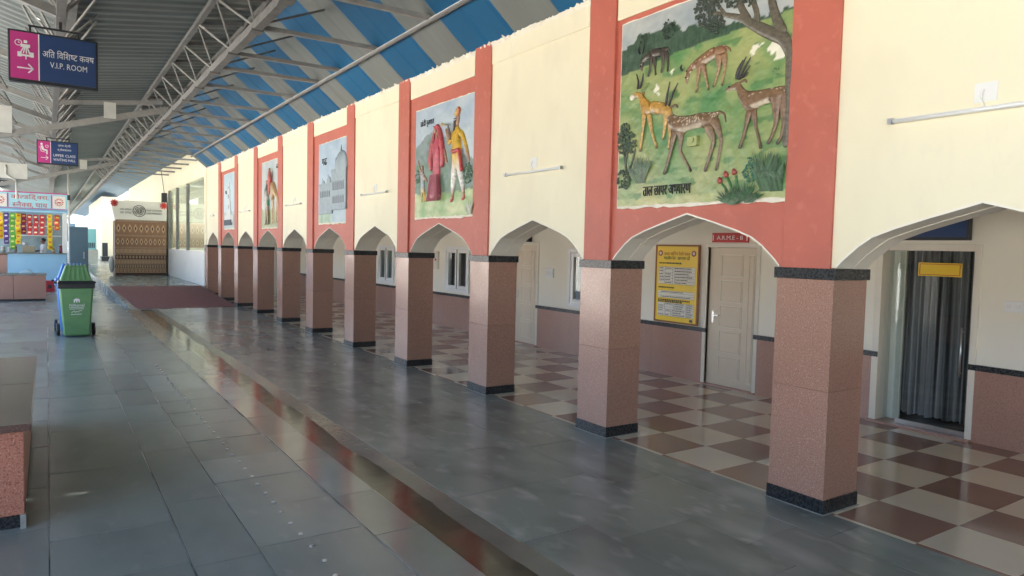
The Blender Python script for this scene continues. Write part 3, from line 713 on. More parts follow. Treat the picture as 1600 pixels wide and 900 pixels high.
# small wall fittings
def fitting(name, label, y0, y1, z0, z1, m='upvc'):
    t = thing(name, label, 'switch box', (7.61, (y0+y1)/2, z0))
    q = MB(); q.box(7.598, 7.625, y0, y1, z0, z1); q.build('back_plate', M[m], t, bev=.003)
    n = 3; w = (y1-y0)/n
    for i in range(n):
        q = MB(); q.box(7.592, 7.599, y0+i*w+w*.25, y0+i*w+w*.75, z0+(z1-z0)*.3, z0+(z1-z0)*.7); q.build('switch', M['white'], t)
fitting('switch_box', 'small white switch plate on the wall between the second door and the window', 10.08, 10.32, 1.31, 1.47)
fitting('switch_box', 'small white switch plate on the wall right of the glass door', 2.70, 2.93, 1.32, 1.42)
t = thing('fire_box', 'narrow pale box with a red mark on the wall left of the double window', 'box', (7.6, 14.63, 1.3))
q = MB(); q.box(7.57, 7.63, 14.53, 14.74, 1.3, 1.72); q.build('box', M['frame'], t, bev=.004)
q = MB(); q.box(7.565, 7.571, 14.58, 14.66, 1.5, 1.55); q.build('red_mark', M['redp'], t)

# ------------------------------------------------------------------ tube lights on the cream bays
TL = [(1, 'long white tube light on the nearest cream wall at the right edge'), (3, 'white tube light on the cream wall between the deer mural and the walking couple mural'),
      (5, 'white tube light on the cream wall between the walking couple and palace murals'), (7, 'white tube light on the cream wall between the palace and camel murals'),
      (9, 'white tube light on the cream wall between the camel and tower murals'), (11, 'smallest white tube light, on the last cream wall beyond the tower mural')]
def tube_light(c, label, l=1.07):
    t = thing('tube_light', label, 'tube light', (4.49, c, 2.665), 'tube lights on the cream walls')
    q = MB(); q.box(4.465, 4.487, c-l/2, c+l/2, 2.652, 2.680); q.build('batten', M['white'], t, bev=.003)
    q = MB(); q.tube((4.455, c-l/2+.03, 2.662), (4.455, c+l/2-.03, 2.662), .010, 8); q.build('tube', M['upvc'], t)
    for e in (c-l/2, c+l/2-.022):
        q = MB(); q.box(4.442, 4.484, e-.004, e+.022, 2.648, 2.684); q.build('end_cap', M['metal'], t)
    q = MB(); q.box(4.490, 4.497, c-.06, c+.06, 2.71, 2.82); q.build('wall_plate', M['white'], t)
    q = MB(); q.tube((4.482, c+.01, 2.78), (4.470, c+.02, 2.735), .006, 6); q.tube((4.470, c+.02, 2.735), (4.478, c, 2.686), .006, 6); q.build('cable', M['white'], t)
for k, (bi, lab) in enumerate(TL):
    if bi == 1: tube_light(1.89, lab)
    else:
        m_ = (ctr[bi-1]+ctr[bi])/2 if bi < len(ctr) else ctr[-1]+.3
        tube_light(m_, lab, 1.07 if bi < 11 else .5)

# ------------------------------------------------------------------ hanging direction signs
def icon_clock(t, x, y, z, r):
    q = MB()
    for i in range(14):
        a, b_ = 2*math.pi*i/14, 2*math.pi*(i+1)/14
        q.bar((x+r*math.cos(a), y, z+r*math.sin(a)), (x+r*math.cos(b_), y, z+r*math.sin(b_)), .008, .004, (0, 1, 0))
    q.bar((x, y, z), (x, y, z+r*.6), .006, .004, (0, 1, 0)); q.bar((x, y, z), (x+r*.45, y, z), .006, .004, (0, 1, 0)); q.build('clock_symbol', M['signwhite'], t)
def arrow(t, x0, x1, y, z, h, left=False):
    q = MB(); q.bar((x0, y, z), (x1, y, z), .014, .004, (0, 1, 0)); tip = x1; d = -1
    q.bar((tip, y, z), (tip+d*h, y, z+h), .014, .004, (0, 1, 0)); q.bar((tip, y, z), (tip+d*h, y, z-h), .014, .004, (0, 1, 0)); q.build('arrow_symbol', M['signwhite'], t)
def hang_sign(label, x0, x1, y, z0, z1, ztop, lines, seated):
    t = thing('direction_sign', label, 'sign', ((x0+x1)/2, y, z1))
    q = MB(); q.box(x0, x1, y-.05, y+.05, z0, z1); q.build('sign_box', M['blackp'], t, bev=.006)
    w = x1-x0; xs = x0+w*.325; f = y-.053
    q = MB(); q.box(x0+.022, xs, f-.004, f+.004, z0+.035, z1-.022); q.build('pink_face', M['pink'], t)
    q = MB(); q.box(xs+.012, x1-.022, f-.004, f+.004, z0+.035, z1-.022); q.build('blue_face', M['blue'], t)
    q = MB(); q.box(xs, xs+.012, f-.005, f+.004, z0+.035, z1-.022); q.build('white_divider', M['signwhite'], t)
    xc = (xs+xs-w*.325+.022)/2; zc = (z0+z1)/2; yy = f-.006; h = z1-z0
    icon_clock(t, xc-.055 if not seated else xc+.06, yy, z1-h*.25, h*.055)
    q = MB()
    if not seated:
        q.box(xc-.035, xc+.055, yy-.003, yy+.002, zc+.10, zc+.135); q.box(xc-.005, xc+.028, yy-.003, yy+.002, zc+.15, zc+.18)
        for a in (-.04, -.01, .02, .05): q.bar((xc+a, yy, zc+.03), (xc+.01+a*.4, yy, zc+.10), .012, .004, (0, 1, 0))
        q.box(xc-.065, xc-.025, yy-.003, yy+.002, zc-.01, zc+.045); q.box(xc+.05, xc+.09, yy-.003, yy+.002, zc-.005, zc+.05); q.box(xc-.03, xc+.06, yy-.003, yy+.002, zc+.0, zc+.02); q.box(xc+.01, xc+.022, yy-.003, yy+.002, zc-.035, zc+.0)
    else:
        q.ball((xc-.05, yy, zc+.20), .028, (1, .1, 1)); q.bar((xc-.05, yy, zc+.16), (xc-.02, yy, zc+.06), .05, .004, (0, 1, 0)); q.bar((xc-.02, yy, zc+.06), (xc+.06, yy, zc+.05), .04, .004, (0, 1, 0))
        q.bar((xc+.06, yy, zc+.06), (xc+.06, yy, zc-.05), .03, .004, (0, 1, 0)); q.bar((xc-.09, yy, zc+.14), (xc-.06, yy, zc+.02), .012, .004, (0, 1, 0)); q.bar((xc-.06, yy, zc+.02), (xc+.03, yy, zc+.0), .012, .004, (0, 1, 0))
    q.build('waiting_symbol', M['signwhite'], t)
    arrow(t, xc-.07, xc+.085, yy, z0+h*.27, .05)
    for s, fz, fw_, hh in lines: text(t, 'lettering', s, ((xs+x1)/2, f-.004, z0+h*fz), width=(x1-xs)*fw_, height=hh)
    for xx in (x0+w*.24, x0+w*.78):
        q = MB(); q.bar((xx, y, z1-.002), (xx, y, z1+.07), .02); q.build('hanger', M['blackp'], t)
    q = MB(); q.bar((x0+w*.22, y, z1+.075), (x0+w*.80, y, z1+.075), .022); q.build('hanger_rail', M['blackp'], t)
    q = MB(); q.bar((.16, y, z1+.08), (.16, y, ztop), .03); q.build('hanger', M['blackp'], t)
hang_sign('large magenta and blue V.I.P. ROOM sign hanging nearest the camera', -.35, .535, 10.0, 3.60, 4.185, 4.40,
          [('अति विशिष्ट कक्ष', .62, .86, .095), ('V.I.P. ROOM', .40, .62, .066)], False)
hang_sign('smaller magenta and blue UPPER CLASS WAITING HALL sign hanging farther along', -.195, .69, 21.4, 3.68, 4.275, 4.40,
          [('उच्च श्रेणी', .82, .45, .08), ('प्रतीक्षालय', .64, .50, .08), ('UPPER CLASS', .40, .80, .065), ('WAITING HALL', .22, .80, .065)], True)

# ================================================================== RELIEF MURALS
XM = 4.487
def ramp3(t, stops):
    t = max(0, min(1, t))
    for (a, ca), (b_, cb) in zip(stops, stops[1:]):
        if t <= b_:
            f = (t-a)/(b_-a); return tuple(x+(y-x)*f for x, y in zip(ca, cb))
    return stops[-1][1]
def lerp(a, b_, f): return tuple(x+(y-x)*f for x, y in zip(a, b_))
def nz(u, v, s, k=0): return noise.noise((u*s, v*s, k*7.3))
def poly_at(pts, u):
    if u <= pts[0][0]: return pts[0][1]
    for a, b_ in zip(pts, pts[1:]):
        if u <= b_[0]: return a[1]+(b_[1]-a[1])*(u-a[0])/(b_[0]-a[0])
    return pts[-1][1]
def mural(label, yl, w, z0, h, fn, nu=100, nv=100):
    t = thing('wall_mural', label, 'mural', (XM, yl-w/2, z0))
    # irregular white plaster backing
    rnd = random.Random(int(yl*10)); pts = []
    for i in range(26): pts.append((yl+.012-(w+.024)*i/25, z0-.012-rnd.uniform(0, .022)))
    for i in range(26): pts.append((yl-w-.012+(w+.024)*i/25, z0+h+.008+rnd.uniform(0, .010)))
    q = MB(); q.prism(pts, 0, XM-.004, 4.503); q.build('plaster_edge', M['plaster'], t)
    me = bpy.data.meshes.new('painted_panel'); V = []; F = []
    for j in range(nv+1):
        for i in range(nu+1):
            u = w*i/nu; v = h*j/nv
            e = .006*nz(u, v, 14)+.004*nz(u, v, 40)
            ee = .02*abs(nz(u*1.0, 0.3, 9)) if j == 0 else 0
            V.append((XM-.010-e*.8, yl-u, z0+v+ee))
    for j in range(nv):
        for i in range(nu):
            a = j*(nu+1)+i; F.append((a, a+nu+1, a+nu+2, a+1))
    me.from_pydata(V, [], F); me.update()
    paint(me, lambda i, co: fn(yl-co.y, co.z-z0)); me.polygons.foreach_set('use_smooth', [True]*len(me.polygons))
    pp = link('painted_panel', me, M['paint'], t)
    return t
def relief(t, name, nodes, edges, cols, yl, z0, flat=.75, sub=2, shade=None, spots=None, belly=None, x0=None, off=0.):
    """one continuous skinned body set half into the mural; nodes (u,v,r[,depth]), cols per node"""
    N = [((n[3] if len(n) > 3 else 0.), n[0], n[1], n[2]) for n in nodes]
    me = skin(N, edges, sub)
    NV = [Vector(n[:3]) for n in N]
    def fn(i, co):
        best = None; bd = 1e9
        for (a, b_) in edges:
            A, B = NV[a], NV[b_]; d = B-A; l = d.length_squared or 1e-9; f = max(0, min(1, (co-A).dot(d)/l)); p = A+d*f
            r = N[a][3]+(N[b_][3]-N[a][3])*f
            dd = (co-p).length-r
            if dd < bd: bd = dd; best = (a, b_, f, p, r)
        a, b_, f, p, r = best; c = lerp(cols[a], cols[b_], f)
        if belly and max(a, b_) < belly[1] and co.z < p.z-.35*r: c = lerp(c, belly[0], min(1, (p.z-.35*r-co.z)/(.35*r)))
        if spots and max(a, b_) < spots[1] and co.z > p.z-.2*r and noise.noise((co.y*75, co.z*75, 3)) > spots[2]: c = spots[0]
        k = 1+.45*noise.noise((co.y*26, co.z*40, 9))+.35*noise.noise((co.y*70, co.z*110, 4)); return tuple(min(1, x*k) for x in c)
    paint(me, fn)
    for v in me.vertices: v.co = Vector(((x0 or XM-.012)-off+v.co.x*flat, yl-v.co.y, z0+v.co.z))
    me.flip_normals() if False else None
    me.polygons.foreach_set('use_smooth', [True]*len(me.polygons))
    return link(name, me, M['paint'], t)
def chains(*cs):
    """cs: lists of nodes, or (attach_index, nodes); returns nodes, edges"""
    N = []; E = []
    for c in cs:
        at = None
        if isinstance(c, tuple): at, c = c
        for k, n in enumerate(c):
            N.append(n)
            if k > 0: E.append((len(N)-2, len(N)-1))
            elif at is not None: E.append((at, len(N)-1))
    return N, E
def tuft(t, name, u, v, r, n, col, yl, z0, seed, kind='blade', spread=1.5):
    """relief foliage of many small leaves or blades"""
    rnd = random.Random(seed); q = MB(); X = XM-.014
    cl = []
    for i in range(n):
        if kind == 'blade':
            a = rnd.uniform(-spread, spread)/2; l = r*rnd.uniform(1.2, 2.1); w = r*.085
            b0 = Vector((X, yl-u-rnd.uniform(-.4, .4)*r, z0+v-r*.8)); d = Vector((-.10, -math.sin(a), math.cos(a)))
            p = b0+d*l; m_ = b0+d*l*.5+Vector((-.012, 0, 0)); s_ = Vector((0, math.cos(a), math.sin(a)))*w
            vs = [q.b.verts.new(x) for x in (b0-s_*.6, m_-s_, p, m_+s_, b0+s_*.6)]; q.b.faces.new(vs)
        else:
            a = rnd.uniform(0, 6.28); rr = r*math.sqrt(rnd.random()); c = Vector((X-.006-.014*(1-(rr/r)**2)*rnd.random(), yl-u-rr*math.cos(a), z0+v+rr*math.sin(a)*1.1)); s_ = r*rnd.uniform(.10, .17)
            n0 = len(q.b.verts); bmesh.ops.create_icosphere(q.b, subdivisions=1, radius=1, matrix=Matrix.Translation(c) @ Matrix.Diagonal((s_*.6, s_, s_, 1)))
        q.b.verts.ensure_lookup_table()
        while len(cl) < len(q.b.verts): cl.append(lerp(col, tuple(x*.45 for x in col), (i*7 % 10)/10) if kind == 'blade' else lerp(col, tuple(x*1.5 for x in col), rnd.random() if False else (i*7 % 10)/10))
    me = bpy.data.meshes.new(name); q.b.to_mesh(me); q.b.free()
    paint(me, lambda i, co: cl[i]); o = link(name, me, M['paint'], t); o['kind'] = 'stuff'; return o

# ---- mural 1: deer in a meadow
DEER={
'A':{'spine':[(0.48,0.817,0.013),(0.537,0.838,0.029),(0.616,0.839,0.037),(0.67,0.738,0.05),(0.762,0.69,0.074),(0.909,0.69,0.066),(1.061,0.708,0.07),(1.141,0.711,0.048)],'tail':[(1.182,0.738,0.013),(1.238,0.706,0.011),(1.253,0.643,0.008)],'legs':[[(0.73,0.638,0.037),(0.689,0.489,0.019),(0.64,0.333,0.014),(0.611,0.278,0.017)],[(0.793,0.6,0.031),(0.783,0.469,0.016),(0.88,0.333,0.012),(0.915,0.28,0.015)],[(1.083,0.642,0.054),(1.151,0.513,0.021),(1.103,0.358,0.014),(1.067,0.266,0.016)],[(1.163,0.65,0.04),(1.22,0.509,0.019),(1.196,0.349,0.013),(1.175,0.267,0.015)]],'horns':[[(0.615,0.859,0.009),(0.631,0.96,0.008),(0.658,1.068,0.003)],[(0.65,0.859,0.009),(0.694,0.959,0.008),(0.752,1.04,0.003)]],'ears':[[(0.657,0.848,0.008),(0.719,0.864,0.014),(0.741,0.83,0.004)]]},
'B':{'spine':[(0.153,1.004,0.014),(0.21,1.029,0.028),(0.276,1.029,0.03),(0.321,0.948,0.043),(0.38,0.882,0.066),(0.483,0.883,0.058),(0.591,0.872,0.053)],'tail':[],'legs':[[(0.35,0.841,0.034),(0.34,0.718,0.017),(0.316,0.549,0.014),(0.306,0.504,0.016)],[(0.399,0.834,0.034),(0.447,0.659,0.016),(0.499,0.552,0.013),(0.508,0.512,0.016)],[(0.622,0.834,0.044),(0.607,0.683,0.018),(0.591,0.608,0.013),(0.582,0.581,0.014)],[(0.652,0.829,0.039),(0.663,0.61,0.014),(0.653,0.513,0.012),(0.646,0.492,0.014)]],'horns':[[(0.263,1.066,0.009),(0.271,1.138,0.008),(0.243,1.212,0.003)],[(0.286,1.067,0.009),(0.322,1.14,0.008),(0.33,1.201,0.003)]],'ears':[[(0.293,1.026,0.008),(0.333,1.036,0.011),(0.334,1.008,0.003)]]},
'C':{'spine':[(0.831,1.019,0.011),(0.823,1.079,0.023),(0.84,1.118,0.026),(0.901,1.158,0.036),(0.974,1.19,0.054),(1.079,1.208,0.057),(1.181,1.226,0.046),(1.213,1.224,0.036)],'tail':[(1.231,1.23,0.012),(1.264,1.208,0.01),(1.277,1.186,0.005)],'legs':[[(0.97,1.144,0.031),(0.961,1.043,0.014),(0.952,0.961,0.01),(0.947,0.923,0.014)],[(1.004,1.137,0.029),(1.038,1.028,0.013),(1.063,0.952,0.01),(1.067,0.92,0.013)],[(1.164,1.185,0.043),(1.174,1.073,0.015),(1.143,0.978,0.01),(1.119,0.934,0.013)],[(1.209,1.186,0.038),(1.229,1.072,0.014),(1.207,0.966,0.01),(1.202,0.933,0.013)]],'horns':[[(0.798,1.126,0.009),(0.77,1.158,0.009),(0.788,1.183,0.003)]],'ears':[[(0.854,1.115,0.007),(0.885,1.125,0.011),(0.89,1.108,0.003)]]},
'D':{'spine':[(0.292,1.225,0.01),(0.276,1.28,0.023),(0.295,1.327,0.03),(0.353,1.36,0.041),(0.46,1.359,0.047),(0.567,1.352,0.04)],'tail':[(0.604,1.365,0.009),(0.626,1.323,0.005)],'legs':[[(0.414,1.335,0.025),(0.404,1.226,0.011),(0.383,1.158,0.011)],[(0.446,1.328,0.025),(0.46,1.204,0.01),(0.467,1.156,0.011)],[(0.561,1.326,0.029),(0.556,1.218,0.012),(0.54,1.16,0.011)],[(0.599,1.318,0.024),(0.611,1.217,0.01),(0.607,1.159,0.011)]],'horns':[[(0.276,1.376,0.008),(0.258,1.42,0.007),(0.273,1.451,0.002)],[(0.304,1.376,0.008),(0.315,1.413,0.007),(0.338,1.439,0.002)]],'ears':[]},
'E':{'spine':[(1.238,0.889,0.011),(1.303,0.909,0.026),(1.358,0.909,0.032),(1.404,0.828,0.041),(1.472,0.763,0.068),(1.586,0.783,0.061),(1.706,0.805,0.066),(1.76,0.8,0.046)],'tail':[(1.785,0.823,0.011),(1.809,0.773,0.008)],'legs':[[(1.481,0.694,0.033),(1.458,0.582,0.017),(1.427,0.478,0.013),(1.4,0.417,0.016)],[(1.516,0.689,0.031),(1.54,0.571,0.014),(1.58,0.451,0.012),(1.594,0.397,0.015)],[(1.72,0.752,0.051),(1.723,0.574,0.019),(1.69,0.476,0.013),(1.654,0.424,0.015)],[(1.763,0.754,0.042),(1.783,0.566,0.017),(1.766,0.467,0.012),(1.728,0.414,0.015)]],'horns':[[(1.35,0.955,0.009),(1.377,1.013,0.008),(1.443,1.111,0.003)],[(1.362,0.952,0.009),(1.413,1.006,0.008),(1.484,1.097,0.003)],[(1.374,0.95,0.009),(1.432,0.983,0.007),(1.482,1.036,0.003)],[(1.352,0.969,0.009),(1.37,1.034,0.007),(1.414,1.093,0.003)],[(1.373,0.96,0.008),(1.427,0.965,0.006),(1.467,0.988,0.003)]],'ears':[[(1.393,0.932,0.008),(1.428,0.94,0.014),(1.447,0.912,0.004)]]},
}
TRUNK=[[(1.86,0.383,0.037),(1.829,0.797,0.031),(1.8,1.048,0.041),(1.762,1.175,0.055),(1.606,1.259,0.047),(1.442,1.365,0.037),(1.368,1.423,0.025),(1.193,1.493,0.018),(1.009,1.561,0.014)],[(1.751,1.196,0.046),(1.679,1.333,0.037),(1.641,1.445,0.033),(1.606,1.603,0.028)],[(1.442,1.365,0.034),(1.378,1.468,0.029),(1.325,1.57,0.028)],[(1.513,1.329,0.027),(1.502,1.436,0.023),(1.456,1.543,0.021)],[(1.206,1.489,0.016),(1.139,1.572,0.014),(1.097,1.633,0.012)],[(1.194,1.488,0.016),(1.145,1.44,0.01)]]
HILL = [(0.021, 1.235), (0.338, 1.263), (0.659, 1.305), (0.994, 1.324), (1.42, 1.342), (1.784, 1.37)]
FOREST = [(0.011, 1.468), (0.179, 1.512), (0.259, 1.573), (0.483, 1.519), (0.556, 1.588), (0.705, 1.551), (0.737, 1.49), (0.878, 1.487), (0.987, 1.48), (1.144, 1.46), (1.248, 1.394), (1.407, 1.385), (1.815, 1.40)]
PATCH = [(1.49, 1.155, .03), (1.545, 1.17, .02), (1.68, 1.135, .055), (1.72, 1.08, .05), (1.765, 1.09, .03), (.66, 1.153, .018), (.476, 1.034, .03), (.50, 1.00, .02), (1.715, 1.18, .03)]
def meadow(u, v):
    hl = poly_at(HILL, u); ft = poly_at(FOREST, u)+.035*nz(u, v, 16)
    for (a, b_, r) in PATCH:
        if math.hypot(u-a, v-b_)+.03*nz(u, v, 30) < r: return (.80, .77, .62)
    if v > hl:
        if v < ft:
            s_ = nz(u*3, v*.6, 16)+.6*nz(u, v, 50); return lerp((.028, .062, .042), (.075, .125, .075), .5+.7*s_)
        return lerp((.34, .38, .39), (.46, .48, .45), .5+nz(u, v, 3)+.4*nz(u, v, 15))
    g = lerp((.10, .245, .085), (.36, .385, .15), max(0, min(1, .5+1.1*nz(u, v, 2.3)+.35*nz(u, v, 9))))
    low = max(0, min(1, (.55-v)/.45)); g = lerp(g, lerp((.46, .43, .20), (.20, .33, .14), .5+nz(u, v, 3.1)), low*.8)
    if nz(u, v*2.2, 7, 2) > .33: g = lerp(g, (.07, .20, .07), .7)
    if v < .09+.02*nz(u, v, 20): g = lerp(g, (.60, .56, .26), .5)
    return tuple(x*(1+.18*nz(u*.4, v, 60)) for x in g)
YL, ZB = 4.98, 2.2
mu = mural('largest relief mural, deer grazing in a green meadow under a tree', YL-.015, 1.83, 2.222, 1.68, lambda u, v: meadow(u+.015, v+.022), 120, 110)
BROWN, DARK, GOLD, TAN = (.20, .105, .052), (.045, .037, .030), (.46, .255, .055), (.42, .29, .16)
for key, base_, leg_, sp in (('A', (.19, .115, .062), (.21, .15, .095), .25), ('B', GOLD, (.50, .32, .11), .5), ('C', (.24, .12, .06), (.34, .22, .12), .38), ('D', (.06, .048, .038), (.07, .055, .04), .7), ('E', (.21, .125, .07), (.17, .105, .06), .5)):
    D = DEER[key]; sp_n = len(D['spine'])
    kind_x = [.0, .0, .0, .0]
    fr_at, hi_at = (sp_n-4 if key in 'AE' else 3 if key == 'C' else max(3, sp_n-3)), sp_n-2
    if key == 'C': fr_at = 4
    if key == 'D': fr_at = 3
    if key == 'B': fr_at = 4
    if key == 'A': fr_at = 4
    if key == 'E': fr_at = 4
    leg = D['legs']; cs = [D['spine']]
    for k, l in enumerate(leg):
        dz = -.03 if k in (0, 2) else -.012
        cs.append(((fr_at if k < 2 else hi_at), [(*n, dz) for n in l]))
    if D['tail']: cs.append((sp_n-1, D['tail']))
    for e_ in D['ears']: cs.append((1 if key != 'B' else 2, [(n[0], n[1], max(.006, n[2]), -.02) for n in e_]))
    N, E = chains(*cs)
    cols_ = []
    for c in cs:
        l = c[1] if isinstance(c, tuple) else c
        for k, n in enumerate(l):
            if c is cs[0]: cols_.append(lerp(base_, TAN, .35) if k == 0 else base_)
            elif l in [x[1] for x in cs[1:1+len(leg)] if isinstance(x, tuple)]: cols_.append(lerp(base_, leg_, .3) if k == 0 else (DARK if k == len(l)-1 else leg_))
            else: cols_.append(lerp(base_, DARK, .3))
    o = relief(mu, 'deer', N, E, cols_, YL, ZB, flat=.48, sub=3, spots=((.66, .58, .44), sp_n, sp), belly=((.50, .43, .33) if key != 'D' else (.3, .28, .24), sp_n))
    for hn in D['horns']:
        NN, EE = chains([(n[0], n[1], n[2]*1.25, -.025) for n in hn])
        h_ = relief(mu, 'horn', NN, EE, [(.03, .03, .03)]*len(NN), YL, ZB, flat=.9, sub=1)
    # eye and muzzle touch
    s0, s1 = D['spine'][0], D['spine'][1]
    q = MB(); q.ball((XM-.012-s1[2]*.55, YL-(s0[0]*.35+s1[0]*.65), ZB+s0[1]*.3+s1[1]*.7+.008), .007); q.build('deer_eye', M['ink'], mu)
    if key == 'B':
        q = MB(); q.ball((XM-.022, YL-.185, ZB+1.01), .03, (.6, 1, 1)); q.build('white_chip', M['plaster'], mu)
TC = (.125, .108, .078)
for c in TRUNK:
    tn, te = chains([(min(n[0], 1.80), n[1], n[2]*(1.1 if n[1] > 1.1 else .75)) for n in c]); relief(mu, 'painted_tree', tn, te, [TC]*len(tn), YL, ZB, flat=.45, sub=3)
for k, (u, v, r) in enumerate([(.97, 1.60, .085), (1.00, 1.52, .075), (1.09, 1.62, .085), (1.29, 1.60, .085), (1.36, 1.61, .075), (1.45, 1.585, .085), (1.53, 1.61, .075), (1.14, 1.43, .07), (1.07, 1.46, .065), (1.60, 1.60, .07), (1.70, 1.60, .07)]):
    tuft(mu, 'tree_leaves', u, v, r, 70, (.036, .048, .034), YL, ZB, 50+k, 'leaf')
tuft(mu, 'tree_leaves', .60, 1.52, .075, 40, (.035, .05, .035), YL, ZB, 71, 'leaf'); tuft(mu, 'tree_leaves', .30, 1.50, .055, 30, (.035, .055, .038), YL, ZB, 72, 'leaf'); tuft(mu, 'tree_leaves', 1.70, .95, .03, 16, (.05, .08, .05), YL, ZB, 73, 'leaf')
bn, be = chains([(.13, .30, .015), (.11, .45, .014), (.06, .62, .012)], (1, [(.15, .56, .011), (.17, .70, .01)]), (0, [(.20, .42, .012), (.24, .55, .01)]))
relief(mu, 'bush_stem', bn, be, [(.07, .075, .05)]*len(bn), YL, ZB, sub=1)
for k, (u, v, r) in enumerate([(.10, .68, .10), (.17, .60, .085), (.07, .58, .07), (.10, .27, .09)]): tuft(mu, 'bush_leaves', u, v, r, 70, (.042, .07, .04), YL, ZB, 80+k, 'leaf')
tuft(mu, 'grass_clump', .32, .33, .13, 46, (.10, .17, .085), YL, ZB, 90)
tuft(mu, 'grass_clump', 1.66, .20, .15, 60, (.085, .17, .085), YL, ZB, 91, 'blade', 1.0); tuft(mu, 'grass_clump', 1.74, .17, .12, 30, (.08, .16, .08), YL, ZB, 92, 'blade', .5)
tuft(mu, 'grass_clump', 1.36, .06, .085, 60, (.05, .13, .045), YL, ZB, 93, 'blade', 2.6); tuft(mu, 'grass_clump', 1.50, .07, .085, 60, (.05, .13, .05), YL, ZB, 94, 'blade', 2.6)
tuft(mu, 'cactus_leaf', 1.51, .23, .07, 60, (.02, .12, .075), YL, ZB, 95, 'leaf'); tuft(mu, 'cactus_leaf', 1.51, .30, .045, 30, (.02, .12, .075), YL, ZB, 96, 'leaf')
for (a, b_) in (((1.222, .184), (1.322, .074)), ((1.279, .228), (1.356, .091)), ((1.36, .241), (1.402, .088))):
    NN, EE = chains([(b_[0], b_[1]-.03, .014), ((a[0]+b_[0])/2, (a[1]+b_[1])/2, .014), (a[0]+.01, a[1]-.02, .012)]); relief(mu, 'flower_stem', NN, EE, [(.05, .15, .05)]*3, YL, ZB, sub=1)
    NN, EE = chains([(a[0]+.012, a[1]-.02, .022), (a[0], a[1], .030), (a[0]-.008, a[1]+.035, .006)]); relief(mu, 'flower_bud', NN, EE, [(.42, .09, .08)]*3, YL, ZB, sub=1, off=.01)
text(mu, 'lettering', 'ताल छापर अभ्यारण', (XM-.016, YL-.64, ZB+.148), width=.56, height=.085, face='-X', m='ink', th=.008)
BX = mat('green_painted_box', (.36, .40, .16), .4)
q = MB(); q.box(XM-.05, XM-.005, YL-.99, YL-.886, ZB+.487, ZB+.568); jb = q.build('junction_box', BX, mu, bev=.004)
q = MB(); q.tube((XM-.05, YL-.945, ZB+.535), (XM-.062, YL-.945, ZB+.535), .022, 12); q.build('round_cap', BX, jb)

# ---- mural 2: walking couple with a child
YL, ZB = 9.34, 2.2
def hills(u, v):
    m1 = .95+.22*math.sin(u*2.6+.3)+.05*nz(u, v, 6); gl = .33+.05*nz(u, v, 5)
    if v < gl: return lerp((.17, .34, .11), (.50, .55, .28), max(0, min(1, .5+.9*nz(u, v, 5)+.3*nz(u, v, 22))))
    if v < m1: return lerp((.10, .20, .12), (.24, .30, .30), max(0, min(1, (v-gl)/(m1-gl)+.8*nz(u, v, 9))))
    return lerp((.36, .46, .55), (.50, .57, .60), .5+nz(u, v, 3))
mu = mural('relief mural of a couple in yellow and red Rajasthani dress walking with a child', 9.33, 1.70, 2.225, 1.53, lambda u, v: hills(u, v), 80, 72)
SK, YE, RD, WH, GR = (.36, .20, .12), (.62, .38, .045), (.50, .075, .07), (.66, .64, .58), (.34, .32, .32)
n_, e_ = chains([(1.275, .78, .085), (1.27, .96, .098), (1.25, 1.10, .085), (1.245, 1.18, .035), (1.255, 1.27, .052), (1.27, 1.36, .055)],
    (0, [(1.20, .60, .075), (1.165, .42, .055), (1.15, .31, .032), (1.15, .24, .030), (1.09, .225, .024)]),
    (0, [(1.36, .60, .075), (1.42, .42, .05), (1.445, .32, .028), (1.455, .25, .028), (1.40, .235, .024)]),
    (2, [(1.38, 1.08, .045), (1.48, .93, .036), (1.55, .78, .028), (1.575, .70, .024)]),
    (2, [(1.13, 1.09, .042), (1.03, .98, .034), (.98, 1.12, .028), (.93, 1.20, .022)]))
c_ = [YE, YE, YE, SK, SK, SK] + [WH, WH, SK, RD, RD]*2 + [YE, YE, SK, SK] + [YE, YE, SK, SK]
relief(mu, 'relief_man', n_, e_, c_, YL, ZB, flat=.6)
NN, EE = chains([(1.19, 1.335, .03), (1.26, 1.375, .055), (1.33, 1.345, .035)], (1, [(1.30, 1.44, .022)])); relief(mu, 'turban', NN, EE, [(.62, .42, .06), (.66, .45, .08), (.55, .1, .08), (.5, .07, .06)], YL, ZB, sub=2, off=.015)
NN, EE = chains([(1.22, 1.26, .02), (1.215, 1.20, .026), (1.20, 1.13, .010)]); relief(mu, 'beard', NN, EE, [(.12, .11, .11)]*3, YL, ZB, sub=1, off=.03)
NN, EE = chains([(1.17, .87, .03), (1.28, .855, .036), (1.38, .88, .03)], (2, [(1.43, .72, .03), (1.46, .58, .035)])); relief(mu, 'red_sash', NN, EE, [RD]*5, YL, ZB, sub=1, off=.045)
NN, EE = chains([(1.12, 1.02, .045), (1.10, 1.12, .03), (1.06, 1.22, .016), (.93, 1.25, .014), (.87, 1.26, .03)]); relief(mu, 'instrument', NN, EE, [(.30, .2, .14), (.25, .17, .12), (.3, .28, .28), (.5, .36, .1), (.55, .4, .1)], YL, ZB, sub=1, off=.04)
for (u_, v_) in ((1.232, 1.283), (1.266, 1.283)):
    q = MB(); q.ball((XM-.050, YL-u_, ZB+v_), .008); q.build('painted_eye', M['ink'], mu)
q = MB(); q.bar((XM-.052, YL-1.225, ZB+1.252), (XM-.052, YL-1.275, ZB+1.252), .012, .012); q.build('moustache', M['ink'], mu)
for (u_, v_) in ((.668, 1.215), (.698, 1.215)):
    q = MB(); q.ball((XM-.042, YL-u_, ZB+v_), .007); q.build('painted_eye', M['ink'], mu)
q = MB(); q.ball((XM-.046, YL-.683, ZB+1.20), .026, (.5, 1, 1.3)); q.build('face', mat('painted_face', (.50, .33, .22), .5), mu)
